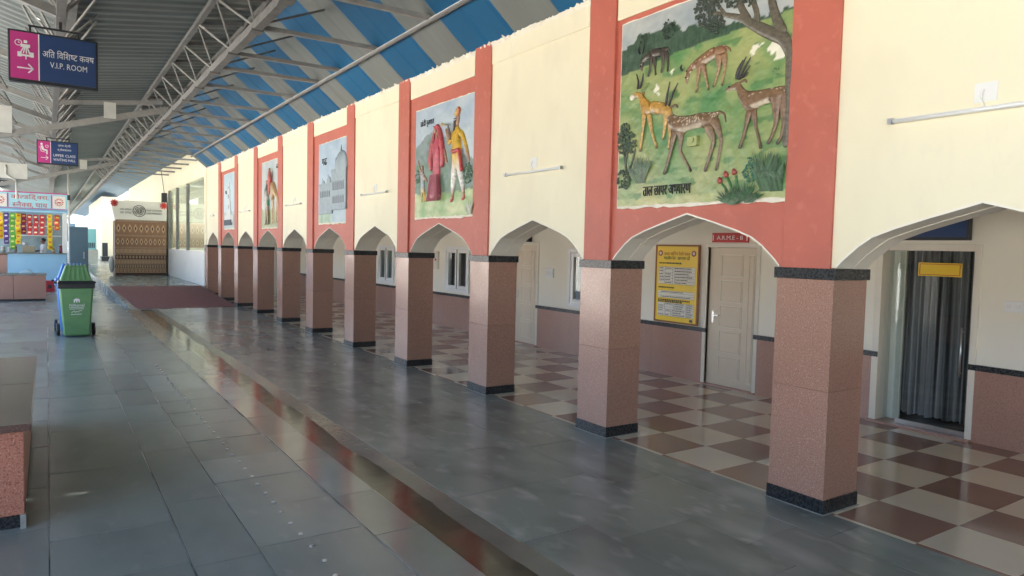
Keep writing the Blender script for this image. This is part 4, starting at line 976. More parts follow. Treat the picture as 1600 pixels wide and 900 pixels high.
PK = (.52, .10, .13); SKT = (.30, .06, .085)
n_, e_ = chains([(.70, .66, .095), (.71, .86, .105), (.71, 1.03, .085), (.69, 1.12, .032), (.685, 1.20, .045), (.675, 1.27, .040)],
    (0, [(.69, .48, .12), (.685, .33, .15), (.685, .24, .155)]), (2, [(.84, 1.0, .045), (.93, .86, .034), (.985, .73, .022)]), (2, [(.58, .98, .04), (.50, .86, .034), (.55, .74, .024)]))
relief(mu, 'relief_woman', n_, e_, [PK, PK, PK, SK, SK, PK, SKT, SKT, (.5, .2, .2), PK, SK, SK, PK, SK, SK], YL, ZB, flat=.6)
NN, EE = chains([(.66, 1.29, .035), (.76, 1.22, .04), (.84, 1.05, .045), (.88, .85, .05), (.86, .68, .04)], (0, [(.60, 1.15, .025), (.55, .98, .05), (.52, .80, .055), (.56, .66, .04)])); relief(mu, 'red_veil', NN, EE, [(.50, .085, .10)]*9, YL, ZB, sub=2, off=.012)
q = MB()
for i in range(11):
    u = .55+.027*i; q.bar((XM-.062, YL-(.69+(u-.69)*.7), ZB+.60), (XM-.082, YL-u-(u-.69)*.15, ZB+.24), .010, .02)
q.build('skirt_pleats', mat('pink_pleat_paint', (.46, .13, .17), .4), mu)
n_, e_ = chains([(.27, .47, .045), (.265, .60, .048), (.25, .70, .02), (.24, .77, .036)], (0, [(.235, .36, .026), (.23, .24, .018)]), (0, [(.32, .36, .026), (.33, .24, .018)]), (1, [(.17, .72, .018), (.10, .85, .014)]), (1, [(.35, .58, .02), (.40, .52, .014)]))
relief(mu, 'relief_child', n_, e_, [(.36, .40, .45), (.42, .42, .42), SK, SK, YE, YE, YE, YE, SK, SK, SK, SK], YL, ZB, flat=.6)
text(mu, 'lettering', 'डांडी नृत्यात', (XM-.016, YL-.38, ZB+1.35), width=.42, height=.12, face='-X', m='ink', th=.006, slant=.0)
tuft(mu, 'grass_clump', 1.62, .12, .10, 30, (.62, .64, .5), YL, ZB, 101); tuft(mu, 'bush_leaves', .12, .62, .09, 30, (.09, .15, .08), YL, ZB, 102, 'leaf'); tuft(mu, 'bush_leaves', 1.55, .55, .12, 40, (.09, .17, .10), YL, ZB, 103, 'leaf')

# ---- mural 3: grey palace
YL, ZB = 13.70, 2.2
def palsky(u, v):
    if v < .18+.04*nz(u, v, 6) and u < .75: return lerp((.20, .34, .20), (.36, .48, .38), .5+nz(u, v, 7))
    if v < .30: return lerp((.26, .36, .42), (.36, .46, .50), .5+nz(u, v, 5))
    return lerp((.34, .46, .56), (.46, .56, .64), .5+nz(u, v, 3))
mu = mural('blue grey relief mural of a domed palace with arcades', 13.69, 1.66, 2.225, 1.53, palsky, 60, 60)
PG = mat('grey_palace_paint', (.33, .40, .43), .5, (.25, .31, .345), 7); PGD = mat('dark_palace_paint', (.17, .20, .225), .5)
def blk(u0, u1, v0, v1, d, m=PG, nm='palace_wing'):
    q = MB(); q.box(XM-.012-d*.55, XM-.006, YL-u1, YL-u0, ZB+v0, ZB+v1); return q.build(nm, m, mu, bev=.004)
blk(.84, 1.60, .28, .98, .06); blk(.10, .84, .20, .76, .035); blk(.84, 1.62, .96, 1.01, .075, PG, 'cornice'); blk(.08, .84, .745, .78, .05, PG, 'cornice'); blk(.80, 1.62, .26, .31, .08, PG, 'palace_step')
for (cu, cv_, r) in ((1.32, 1.06, .30), (.62, .80, .12), (.30, .77, .09)):
    q = MB(); q.ball((XM-.01, YL-cu, ZB+cv_), r, (.25, 1, .9), 18, 12); q.build('palace_dome', PG, mu)
    q = MB(); q.tube((XM-.03, YL-cu, ZB+cv_+r*.86), (XM-.03, YL-cu, ZB+cv_+r*1.25), r*.05, 8, .002); q.build('finial', PGD, mu)
for (u0, n__, v0, hh, w, d) in ((.92, 6, .62, .17, .06, .062), (.92, 6, .38, .14, .06, .062), (1.12, 4, 1.08, .13, .045, .09), (.18, 6, .52, .12, .05, .037)):
    for i in range(n__):
        u = u0+i*(.105 if w > .05 else .1)
        q = MB(); q.prism([(YL-u, ZB+v0), (YL-u-w, ZB+v0), (YL-u-w, ZB+v0+hh*.7), (YL-u-w/2, ZB+v0+hh), (YL-u, ZB+v0+hh*.7)], 0, XM-.016-d*.55, XM-.010-d*.55); q.build('palace_arch', PGD, mu)
text(mu, 'lettering', 'गढ', (XM-.014, YL-.36, ZB+1.20), width=.28, height=.13, face='-X', m='ink', th=.006)

# ---- mural 4: men with a camel
YL, ZB = 18.10, 2.17
mu = mural('narrow relief mural of a man standing with a saddled camel', 18.08, 1.62, 2.19, 1.60, lambda u, v: lerp((.42, .40, .22), (.24, .36, .18), max(0, min(1, .5+nz(u, v, 4)))) if v < .45+.08*nz(u, v, 4) else lerp((.42, .50, .52), (.54, .58, .55), .5+nz(u, v, 3)), 50, 56)
CM = (.42, .27, .13)
n_, e_ = chains([(1.02, .85, .17), (1.20, 1.00, .20), (1.42, .92, .16)], (0, [(.92, 1.00, .09), (.84, 1.18, .07), (.80, 1.32, .065), (.70, 1.30, .045)]),
    (0, [(1.02, .58, .05), (1.04, .34, .035), (1.0, .10, .035)]), (0, [(1.12, .56, .05), (1.14, .34, .035), (1.14, .09, .035)]), (2, [(1.42, .60, .06), (1.38, .36, .035), (1.38, .12, .035)]), (2, [(1.5, .60, .05), (1.5, .36, .035), (1.52, .14, .035)]))
relief(mu, 'relief_camel', n_, e_, [CM]*len(n_), YL, ZB, flat=.5)
n_, e_ = chains([(.62, .72, .10), (.62, .95, .12), (.62, 1.06, .04), (.62, 1.17, .065)], (0, [(.55, .42, .055), (.52, .14, .04), (.42, .10, .03)]), (0, [(.70, .42, .055), (.74, .14, .04), (.66, .10, .03)]), (1, [(.46, .86, .045), (.44, .66, .035)]), (1, [(.78, .88, .045), (.84, 1.02, .03)]))
relief(mu, 'relief_man', n_, e_, [(.55, .52, .46), (.12, .11, .10), SK, SK] + [(.30, .22, .13)]*3*2 + [(.12, .11, .1), SK, (.12, .11, .1), SK], YL, ZB, flat=.6, off=.03)
n_, e_ = chains([(1.0, 1.12, .08), (.98, 1.27, .085), (.97, 1.36, .035), (.96, 1.44, .055)], (0, [(.92, .95, .05), (.90, .78, .04)])); relief(mu, 'relief_rider', n_, e_, [RD, (.4, .12, .09), SK, (.35, .2, .12), RD, SK], YL, ZB, flat=.6, off=.06)
blk(.53, .74, .55, .68, .10, mat('green_cloth_paint', (.10, .36, .20), .5), 'green_cloth')
text(mu, 'lettering', 'ऊंट', (XM-.014, YL-1.42, ZB+1.45), width=.2, height=.11, face='-X', m='ink', th=.006)

# ---- mural 5: white tower
YL, ZB = 22.60, 2.2
mu = mural('farthest relief mural, a pale tower against a light blue sky', 22.58, 1.48, 2.22, 1.62, lambda u, v: lerp((.42, .50, .52), (.34, .46, .44), .5+nz(u, v, 4)) if v < .5 else lerp((.42, .58, .66), (.52, .66, .72), .5+nz(u, v, 3)), 40, 44)
PW = mat('white_tower_paint', (.62, .64, .62), .5)
for (u0, u1, v0, v1, d) in ((.50, 1.05, .25, .55, .05), (.58, .97, .55, .80, .045), (.64, .90, .80, 1.12, .04), (.60, .94, .79, .83, .055), (.61, .93, 1.10, 1.15, .055), (.70, .85, 1.15, 1.30, .04), (.2, .5, .2, .42, .03), (1.05, 1.35, .2, .42, .03)):
    blk(u0, u1, v0, v1, d, PW, 'tower_stage')
q = MB(); q.ball((XM-.012, YL-.775, ZB+1.30), .08, (.5, 1, 1)); q.build('tower_dome', PW, mu)
for i in range(6):
    q = MB(); u = .30+.16*i; q.box(XM-.072, XM-.01, YL-u-.05, YL-u, ZB+.12, ZB+.28); q.build('tower_opening', PGD, mu)
for i in range(3): blk(.73, .80, .6+.3*i, .72+.3*i, .052, PGD, 'tower_opening')
text(mu, 'lettering', 'गढ', (XM-.014, YL-.35, ZB+1.10), width=.22, height=.10, face='-X', m='ink', th=.006)

# ================================================================== PLATFORM THINGS
# ---- bench round the column, near left
t = thing('granite_bench', 'orange granite bench with a dark top slab at the left edge, nearest the camera', 'bench', (-.8, 6.65, 0))
for k in range(3):
    q = MB(); y0 = 5.21+k*.965; q.box(-1.5, -.135, y0+.002, y0+.963, .085, .615); q.build('granite_cladding', M['brightgranite'], t, bev=.003)
q = MB(); q.box(-1.49, -.15, 5.225, 8.09, -.005, .085); q.build('plinth', M['black'], t)
q = MB(); q.box(-.158, -.128, 5.19, 5.23, -.005, .087); q.build('corner_piece', M['grout'], t)
DT = mat('brown_polished_granite', (.125, .072, .058), .18, (.09, .052, .043), 5, speck=[(90, (.2, .13, .11), .58, .7)])
for (a, b_) in ((5.16, 6.62), (6.625, 8.15)):
    q = MB(); q.box(-1.55, -.095, a, b_, .617, .662); q.build('top_slab', DT, t, bev=.004)

# ---- far bench and block
t = thing('granite_bench', 'low brown granite bench before the snack kiosk with a blue bag on it', 'bench', (-1.2, 24.6, 0))
for k in range(3):
    q = MB(); x0 = -2.35+k*.77; q.box(x0+.003, x0+.767, 24.3, 25.05, .06, .735); q.build('granite_cladding', M['granite2'], t, bev=.003)
q = MB(); q.box(-2.34, -.06, 24.32, 25.03, -.005, .06); q.build('plinth', M['black'], t)
q = MB(); q.box(-2.37, -.025, 24.27, 25.08, .737, .78); q.build('top_slab', M['slate2'], t, bev=.004)
t = thing('granite_block', 'taller pinkish granite counter block standing behind the low bench at the left edge', 'counter', (-1.6, 25.5, 0))
q = MB(); q.box(-2.3, -1.0, 25.3, 26.0, -.005, 1.30); q.build('granite_cladding', M['granite2'], t, bev=.004)
q = MB(); q.box(-2.33, -.975, 25.27, 26.03, 1.302, 1.34); q.build('top_slab', DT, t, bev=.003)
q = MB(); q.hexa([(-.70, 24.5, .781), (-.33, 24.5, .781), (-.33, 24.85, .781), (-.70, 24.85, .781), (-.62, 24.55, .88), (-.46, 24.55, .86), (-.43, 24.8, .90), (-.64, 24.8, .86)])
tag(q.build('cloth_bag', mat('pale_blue_cloth', (.28, .52, .62), .8, (.5, .62, .66), 9), bev=.03), 'crumpled pale blue bag lying on the low brown granite bench', 'bag')
t = thing('plastic_stool', 'small red plastic stool on the floor between the low bench and the green bin', 'stool', (.06, 28.6, 0))
q = MB(); q.hexa([(-.09, 28.45, .0), (.21, 28.45, .0), (.21, 28.75, .0), (-.09, 28.75, .0), (-.05, 28.48, .34), (.17, 28.48, .34), (.17, 28.72, .34), (-.05, 28.72, .34)]); q.build('body', M['stool'], t, bev=.008)
q = MB(); q.box(-.07, .19, 28.46, 28.74, .341, .37); q.build('seat', M['stool'], t, bev=.008)
q = MB(); q.box(.01, .11, 28.444, 28.47, .12, .24); q.build('hand_hole', M['dark'], t)

# ---- wheelie bins
def bin_(x, y, label, m, lid, withtext):
    t = thing('wheelie_bin', label, 'dustbin', (x, y+.28, 0), 'two-wheeled dustbins')
    q = MB(); q.hexa([(x-.205, y+.03, .03), (x+.215, y+.03, .03), (x+.215, y+.47, .03), (x-.205, y+.47, .03), (x-.27, y-.03, .93), (x+.27, y-.03, .93), (x+.27, y+.60, .93), (x-.27, y+.60, .93)])
    body = q.build('body', m, t, bev=.028, smooth=False)
    q = MB(); q.box(x-.292, x+.292, y-.05, y+.63, .905, 1.0); q.build('rim', M['blackp'] if withtext else m, t, bev=.015)
    q = MB(); q.hexa([(x-.30, y-.055, 1.0), (x+.30, y-.055, 1.0), (x+.30, y+.64, 1.0), (x-.30, y+.64, 1.0), (x-.27, y-.03, 1.045), (x+.27, y-.03, 1.045), (x+.27, y+.6, 1.045), (x-.27, y+.6, 1.045)]); q.build('rim_lip', M['blackp'] if withtext else m, t, bev=.006)
    q = MB(); q.hexa([(x-.255, y-.02, 1.04), (x+.255, y-.02, 1.04), (x+.255, y+.58, 1.04), (x-.255, y+.58, 1.04), (x-.165, y+.13, 1.315), (x+.165, y+.13, 1.315), (x+.165, y+.52, 1.315), (x-.165, y+.52, 1.315)])
    ld = q.build('lid', lid, t, bev=.012)
    for i in range(6):
        f = -1+2*i/5; q = MB(); q.bar((x+f*.205, y-.014, 1.055), (x+f*.145, y+.118, 1.29), .022, .03, (0, 1, 0)); q.build('lid_rib', lid, ld)
        q = MB(); q.box(x+f*.145-.011, x+f*.145+.011, y+.12, y+.5, 1.312, 1.333); q.build('lid_rib', lid, ld)
    for s in (-1, 1):
        q = MB(); q.tube((x+s*.255, y+.46, .115), (x+s*.31, y+.46, .115), .115, 18); w = q.build('wheel', M['blackp'], t, bev=.008)
        q = MB(); q.tube((x+s*.31, y+.46, .115), (x+s*.316, y+.46, .115), .05, 12); q.build('hub', m, w)
        q = MB(); q.bar((x+s*.25, y+.64, .98), (x+s*.33, y+.64, .98), .04); q.bar((x+s*.33, y+.62, .98), (x+s*.33, y+.74, .98), .03); q.build('lid_hinge', M['blackp'], t)
    q = MB(); q.tube((x-.28, y+.70, .97), (x+.28, y+.70, .97), .016); q.build('grab_handle', M['blackp'], t)
    if withtext:
        f = lambda z: y+.03-(z-.03)/.9*.06-.004
        text(t, 'lettering', 'Nilkamal', (x+.005, f(.60), .60), width=.23, height=.052, th=.004)
        q = MB(); q.prism([(x-.045, .65), (x-.045, .70), (x-.02, .72), (x+.03, .72), (x+.05, .70), (x+.05, .65), (x+.03, .65), (x+.03, .68), (x+.012, .68), (x+.012, .65), (x-.008, .65), (x-.008, .685), (x-.022, .685), (x-.022, .65)], 1, f(.72)-.004, f(.65)+.004); q.build('emblem', M['signwhite'], t)
        q = MB(); q.box(x-.115, x+.115, f(.56)-.002, f(.56)+.006, .555, .562); q.box(x-.11, x+.11, f(.53)-.002, f(.53)+.006, .527, .535); q.build('print_line', M['signwhite'], t)
        q = MB(); P = [(-.08, .46), (-.04, .50), (-.02, .465), (.0, .49), (.02, .47), (.05, .50), (.085, .495)]
        for a, b_ in zip(P, P[1:]): q.bar((x+a[0], f(a[1]), a[1]), (x+b_[0], f(b_[1]), b_[1]), .007, .006, (0, 1, 0))
        q.bar((x-.09, f(.435), .43), (x+.08, f(.44), .435), .008, .006, (0, 1, 0)); q.build('scribble_print', M['signwhite'], t)
bin_(.435, 15.0, 'green wheelie bin with white print and a ribbed green lid, standing in front', M['green'], M['green'], True)
bin_(.405, 15.80, 'blue wheelie bin almost hidden behind the green one', M['binblue'], M['binblue'], False)

# ---- snack kiosk
KY = 32.7
t = thing('snack_kiosk', 'light blue snack kiosk with a red Hindi signboard and hanging crisp packets', 'kiosk', (-.9, KY, 0))
q = MB(); q.box(-3.2, .62, KY+.02, KY+.10, .0, 1.2); q.build('front_panel', M['cyan'], t, bev=.004)
q = MB(); q.box(-3.25, .66, KY-.10, KY+.45, 1.2, 1.245); q.build('counter', M['slate2'], t, bev=.004)
q = MB(); q.box(.53, .66, KY, KY+2.6, 1.247, 2.84); q.build('side_post', M['white'], t)
q = MB(); q.box(.56, .64, KY+.11, KY+2.6, 0, 1.2); q.build('side_panel', M['cyan'], t)
q = MB(); q.box(-3.2, .53, KY+2.5, KY+2.6, 0, 2.84); q.build('rear_wall', mat('faded_blue_wall', (.32, .42, .46), .7, (.2, .26, .28), 3), t)
q = MB(); q.box(-3.2, .55, KY+.12, KY+2.48, .38, .43); q.build('raised_floor', M['slate2'], t)
q = MB(); q.box(-3.3, .72, KY-.30, KY+2.7, 2.80, 2.86); q.hexa([(-3.3, KY-.33, 2.86), (.72, KY-.33, 2.86), (.72, KY-.2, 2.86), (-3.3, KY-.2, 2.86), (-3.3, KY-.26, 2.93), (.70, KY-.26, 2.93), (.70, KY-.2, 2.93), (-3.3, KY-.2, 2.93)]); q.build('awning', M['cyan'], t)
q = MB(); q.box(-3.2, .68, KY-.22, KY-.12, 2.93, 3.52); sb = q.build('sign_board', mat('light_blue_sign', (.38, .70, .78), .4), t)
q = MB(); q.box(-3.22, .70, KY-.235, KY-.11, 3.52, 3.56); q.box(-3.22, .70, KY-.235, KY-.11, 2.925, 2.955); q.build('sign_frame', M['pink'], sb)
text(sb, 'lettering', 'कोल्डड्रिंक्स,', (-.53, KY-.221, 3.36), width=1.18, height=.25, m='redp', th=.008)
text(sb, 'lettering', 'स्नैक्स, चाय', (-.53, KY-.221, 3.08), width=1.10, height=.25, m='redp', th=.008)
for xc in (-1.46, .40):
    q = MB(); q.box(xc-.21, xc+.21, KY-.232, KY-.22, 2.98, 3.45); q.build('emblem_panel', M['paper'], sb)
    q = MB()
    for i in range(12):
        a = 2*math.pi*i/12; q.bar((xc+.09*math.cos(a), KY-.236, 3.22+.09*math.sin(a)), (xc+.15*math.cos(a), KY-.236, 3.22+.15*math.sin(a)), .03, .006, (0, 1, 0))
    q.bar((xc-.06, KY-.236, 3.20), (xc+.06, KY-.236, 3.20), .05, .006, (0, 1, 0)); q.build('red_emblem', M['redp'], sb)
    q = MB(); q.box(xc+(-.26 if xc > 0 else .22), xc+(-.22 if xc > 0 else .26), KY-.234, KY-.22, 2.97, 3.48); q.build('red_border', M['pink'], sb)
q = MB()
for zz in (1.9, 2.3): q.box(-3.1, .5, KY+2.2, KY+2.49, zz, zz+.03)
q.build('shelf', M['white'], t)
q = MB(); q.tube((-3.1, KY+.15, 2.775), (.52, KY+.15, 2.775), .012); q.build('hanging_rail', M['metal'], t)
# packets strips
def packet_me(m):
    q = MB(); w, h, d = .082, .10, .035
    R_ = [(-h, w*.8, .004), (-h*.85, w*.95, .010), (-h*.3, w, d), (h*.3, w, d), (h*.85, w*.95, .010), (h, w*.8, .004)]
    rings = [[q.b.verts.new(p) for p in ((-a, -e, z), (0, -e*1.25, z), (a, -e, z), (a, e, z), (0, e*1.25, z), (-a, e, z))] for z, a, e in R_]
    for r0, r1 in zip(rings, rings[1:]):
        for i in range(6): q.b.faces.new((r0[i], r0[(i+1) % 6], r1[(i+1) % 6], r1[i]))
    q.b.faces.new(rings[0][::-1]); q.b.faces.new(rings[-1]); bmesh.ops.recalc_face_normals(q.b, faces=q.b.faces)
    me = bpy.data.meshes.new('packet'); q.b.to_mesh(me); q.b.free(); me.materials.append(m); return me
def lab_me(m):
    q = MB(); q.prism([(-.045, -.03), (.045, -.02), (.05, .03), (-.04, .035)], 1, -.050, -.030); me = bpy.data.meshes.new('packet_print'); bmesh.ops.recalc_face_normals(q.b, faces=q.b.faces); q.b.to_mesh(me); q.b.free(); me.materials.append(m); return me
PCOL = {'yellow': (.80, .58, .03), 'purple': (.11, .05, .22), 'green': (.16, .46, .06), 'maroon': (.24, .03, .06), 'red': (.62, .06, .06), 'orange': (.70, .12, .05)}
PME = {k: packet_me(mat(k+'_packet_foil', c, .3)) for k, c in PCOL.items()}
LME = {k: lab_me(mat(k+'_packet_print', c, .4)) for k, c in (('yellow', (.6, .15, .03)), ('purple', (.55, .5, .6)), ('green', (.75, .72, .2)), ('maroon', (.6, .3, .1)), ('red', (.85, .7, .5)), ('orange', (.8, .7, .1)))}
STRIPS = [(-1.46, 2.75, 5, 'yellow', 'strip of yellow crisp packets at the left edge of the kiosk opening'), (-1.29, 2.75, 6, 'purple', 'strip of dark purple snack packets hanging in the kiosk'),
          (-1.10, 2.75, 7, 'green', 'strip of green snack packets, longest in the kiosk'), (-.925, 2.75, 6, 'yellow', 'strip of yellow crisp packets between the green and maroon strips'),
          (-.755, 2.75, 4, 'maroon', 'strip of maroon snack packets left of the bright red ones'), (-.56, 2.72, 4, 'red', 'left strip of the three bright red packet strips above the vendor'),
          (-.36, 2.72, 4, 'red', 'middle strip of the three bright red packet strips above the vendor'), (-.16, 2.72, 4, 'red', 'right strip of the three bright red packet strips above the vendor'),
          (.09, 2.75, 7, 'yellow', 'strip of yellow crisp packets right of the vendor'), (.33, 2.73, 3, 'orange', 'short strip of orange red packets nearest the kiosk side post')]
for x, z, n, c, lab in STRIPS:
    s_ = thing('packet_strip', lab, 'snack packets', (x, KY+.15, 2.77), 'hanging strips of snack packets')
    for i in range(n):
        o = bpy.data.objects.new('packet', PME[c]); C.objects.link(o); o.parent = s_; o.location = (random.uniform(-.01, .01), random.uniform(-.01, .01), z-2.77-.10-.197*i); o.rotation_euler = (0, random.uniform(-.1, .1), random.uniform(-.35, .35))
        l_ = bpy.data.objects.new('packet_print', LME[c]); C.objects.link(l_); l_.parent = o
# things on the counter
def tin(x, r, h, col, lab, y=KY+.25):
    t = thing('storage_jar', lab, 'jar', (x, y, 1.247)); q = MB(); q.tube((x, y, 1.247), (x, y, 1.247+h), r, 14); q.build('jar_body', mat('jar_'+lab.split()[0], col, .3), t)
    q = MB(); q.tube((x, y, 1.247+h), (x, y, 1.247+h+.03), r*1.04, 14); q.build('lid', M['metal'], t)
tin(-1.40, .07, .20, (.35, .33, .28), 'grey steel jar at the left end of the kiosk counter'); tin(-1.21, .06, .16, (.5, .5, .48), 'silver jar under the purple packets on the counter'); tin(-1.02, .05, .22, (.25, .22, .2), 'brown jar under the green packets on the counter'); tin(.20, .06, .18, (.4, .3, .2), 'tan jar right of the vendor on the counter'); tin(.44, .055, .30, (.2, .03, .06), 'maroon bottle by the side post of the kiosk')
t = thing('steel_box', 'brownish steel display box on the counter left of the vendor', 'box', (-.6, KY+.3, 1.247))
q = MB(); q.box(-.80, -.40, KY+.12, KY+.42, 1.25, 1.50); q.build('box', mat('tan_box', (.30, .27, .17), .5), t, bev=.01)
q = MB(); q.box(-.79, -.41, KY+.11, KY+.43, 1.50, 1.53); q.build('lid', M['metal'], t, bev=.004)
t = thing('steel_pot', 'small steel pot standing on top of the display box', 'pot', (-.68, KY+.27, 1.53)); q = MB(); q.tube((-.70, KY+.27, 1.531), (-.70, KY+.27, 1.63), .085, 14, .10); q.build('pot', M['metal'], t); q = MB(); q.tube((-.70, KY+.27, 1.63), (-.70, KY+.27, 1.64), .11, 14); q.build('rim', M['metal'], t)

# ---- vendor standing behind the counter, turned to the left
per = thing('person', 'vendor in a white shirt behind the kiosk counter, facing left with hands on the counter', 'person', (-.14, KY+.62, .43))
px_, py_ = -.14, KY+.62
nd, ed = chains([(0, .93, .145), (.0, 1.08, .135), (.0, 1.24, .155), (.01, 1.36, .12), (.02, 1.43, .055), (-.01, 1.53, .085), (-.02, 1.60, .088)])
pn = [(px_+a, py_, .43+z*.82, r*.84) for a, z, r in nd]
def add(at, pts):
    for k, p in enumerate(pts):
        pn.append(p); ed.append((at if k == 0 else len(pn)-2, len(pn)-1))
    return len(pn)-1
for s in (-1, 1):
    k = add(0, [(px_+.01, py_+s*.085, 1.14, .085), (px_+.0, py_+s*.09, .82, .055), (px_+.02, py_+s*.09, .49, .04), (px_-.10, py_+s*.095, .46, .035)])
    k = add(3, [(px_+.02, py_+s*.16, 1.53, .055), (px_-.02, py_+s*.20, 1.33, .042), (px_-.20, py_+s*.19-.05, 1.305, .032), (px_-.27, py_+s*.18-.06, 1.29, .028), (px_-.32, py_+s*.18-.07, 1.275, .024)])
    for f in range(4): add(k, [(px_-.365-.008*(f in (1, 2)), py_+s*.18-.105+f*.022, 1.268, .008), (px_-.395-.01*(f in (1, 2)), py_+s*.18-.108+f*.024, 1.258, .007)])
    add(k-1, [(px_-.29, py_+s*.18-.11, 1.275, .009), (px_-.32, py_+s*.18-.125, 1.265, .008)])
add(5, [(px_-.085, py_, .43+1.545*.82, .018), (px_-.098, py_, .43+1.53*.82, .014)])          # nose
add(5, [(px_-.055, py_, .43+1.485*.82, .03)])                                                   # jaw
for s in (-1, 1): add(5, [(px_+.005, py_+s*.078, .43+1.545*.82, .012), (px_+.012, py_+s*.088, .43+1.56*.82, .010)])
sk_ = skin(pn, ed, 2); nm_ = len(pn); NVp = [Vector(n[:3]) for n in pn]
def pcol(i, co):
    if co.z > .43+1.405*.82: return (.20, .095, .06)
    if co.x < px_-.10 and co.z > 1.2: return (.22, .105, .065)
    if co.z > 1.16: return (.72, .74, .82)
    if co.z < .52: return (.05, .04, .04)
    return (.06, .065, .09)
paint(sk_, pcol); sk_.polygons.foreach_set('use_smooth', [True]*len(sk_.polygons))
link('body', sk_, mat('clothed_person', (1, 1, 1), .8, attr='Col'), per)
q = MB(); q.ball((px_+.012, py_, .43+1.60*.82), .093, (1, .92, .86), 14, 10)
for v in list(q.b.verts):
    if v.co.x < px_-.03 and v.co.z < .43+1.60*.82: v.co.x += .05
q.build('hair', M['hair'], per)
for s in (-1, 1):
    q = MB(); q.ball((px_-.073, py_+s*.032, .43+1.555*.82), .010); q.build('eye', M['ink'], per)
q = MB(); q.box(px_-.092, px_-.07, py_-.022, py_+.022, .43+1.492*.82, .43+1.499*.82); q.build('mouth', M['hair'], per)

# ---- pole, cabinet, far kiosk
t = thing('conduit_pole', 'thin pale conduit pole rising from the kiosk corner to the roof', 'pole', (.70, 32.1, 0))
q = MB(); q.tube((.72, 32.1, -.005), (.70, 32.1, 5.0), .035); q.build('pole', M['plate'], t)
q = MB(); q.box(.66, .76, 32.04, 32.1, 3.3, 3.5); q.build('clamp_box', M['blackp'], t)
t = thing('steel_cabinet', 'tall blue grey steel cabinet standing between the kiosk and the walkway', 'cabinet', (.96, 30.3, 0))
q = MB(); q.box(.67, 1.25, 30.0, 30.6, .05, 2.26); q.build('body', M['cabinet'], t, bev=.01)
q = MB(); q.box(.69, 1.23, 29.985, 30.0, .10, 2.2); d_ = q.build('door', M['cabinet'], t, bev=.004)
q = MB(); q.box(1.10, 1.13, 29.96, 29.986, 1.1, 1.35); q.build('handle', M['metal'], d_)
q = MB(); q.box(.70, 1.22, 30.03, 30.57, -.005, .05); q.build('feet', M['blackp'], t)
t = thing('far_stall', 'small distant stall with a light cyan shutter over a grey counter', 'stall', (2.28, 50.3, .3))
q = MB(); q.box(2.02, 2.60, 50, 50.8, .3, 1.2); q.build('counter', M['plate'], t, bev=.01)
q = MB(); q.box(2.04, 2.52, 50.05, 50.75, 1.2, 2.47); q.build('shutter', mat('cyan_shutter', (.30, .70, .74), .5), t, bev=.01)
for i in range(4):
    q = MB(); q.box(2.10+.09*i, 2.16+.09*i, 50.03, 50.051, 1.3, 1.62); q.build('shutter_slot', M['cabinet'], t)
t = thing('far_pier', 'distant cream masonry block with a dark opening at the end of the platform wall', 'wall', (3.7, 65, .3))
q = MB(); q.box(3.35, 4.47, 60, 78, .3, 5.0); q.build('masonry', M['cream'], t)
q = MB(); q.box(3.40, 3.75, 59.97, 60.01, .5, 1.6); q.build('opening', M['dark'], t)
q = MB(); q.box(3.2, 4.46, 57.5, 59, .3, .62); q.build('dark_plinth', M['black'], t)
t = thing('far_building', 'pale sunlit building closing the view at the far end of the platform', 'building', (0, 128, 0))
q = MB(); q.box(-30, 14, 126, 136, -1.2, 9); q.build('wall', M['room'], t)
for i in range(9):
    q = MB(); x0 = -26+i*4; q.box(x0, x0+1.6, 125.95, 126.02, 1.5, 4.2); q.build('window', M['cabinet'], t)
q = MB(); q.box(-31, 15, 125, 137, 9, 9.5); q.build('parapet', M['plaster'], t)

# ---- one station one product booth
t = thing('product_booth', 'exhibition booth clad in brown patterned textile bands under a pale header board', 'booth', (3.4, 34.8, .3))
q = MB(); q.box(2.44, 4.40, 34.42, 35.9, .3, 2.70); q.build('booth_body', mat('booth_side', (.16, .10, .08), .7), t)
TB, TB2, TB3 = mat('brown_textile', (.33, .19, .115), .9, (.26, .14, .085), 12), mat('tan_textile', (.62, .45, .28), .9), mat('dark_textile', (.10, .052, .04), .9)
zs = [.32, .40, .60, .78, .98, 1.20, 1.50, 2.02, 2.64]
for k, (a, b_) in enumerate(zip(zs, zs[1:])):
    q = MB(); q.box(2.42, 4.42, 34.395, 34.42, a+.006, b_-.006); bd = q.build('textile_band', [TB3, TB, TB3, TB, TB3, TB, TB, TB][k], t)
    if k == 0: continue
    q = MB(); q2 = MB(); h = b_-a; n = [0, 14, 30, 34, 16, 40, 11, 9][k]
    for i in range(n):
        xc = 2.44+(i+.5)*1.96/n; zc = (a+b_)/2; w = 1.96/n*.36; hh = h*.30
        if k in (2, 3, 5): q.box(xc-w*.6, xc+w*.6, 34.388, 34.396, zc-hh, zc+hh)
        else:
            q.prism([(xc-w, zc), (xc, zc+hh), (xc+w, zc), (xc, zc-hh)], 1, 34.388, 34.396); q2.prism([(xc-w*.5, zc), (xc, zc+hh*.55), (xc+w*.5, zc), (xc, zc-hh*.55)], 1, 34.383, 34.389)
    for e in (a+.012, b_-.024): q.box(2.42, 4.42, 34.390, 34.396, e, e+.010)
    q.build('woven_motif', TB2, bd, kind='stuff')
    if len(q2.b.verts): q2.build('woven_motif', TB3, bd, kind='stuff')
q = MB(); q.hexa([(2.42, 34.40, 2.66), (4.42, 34.40, 2.66), (4.42, 35.9, 2.66), (2.42, 35.9, 2.66), (2.25, 34.36, 3.52), (4.43, 34.36, 3.52), (4.43, 35.9, 3.52), (2.25, 35.9, 3.52)]); hd = q.build('header_board', M['paper'], t)
yh = 34.345
q = MB()
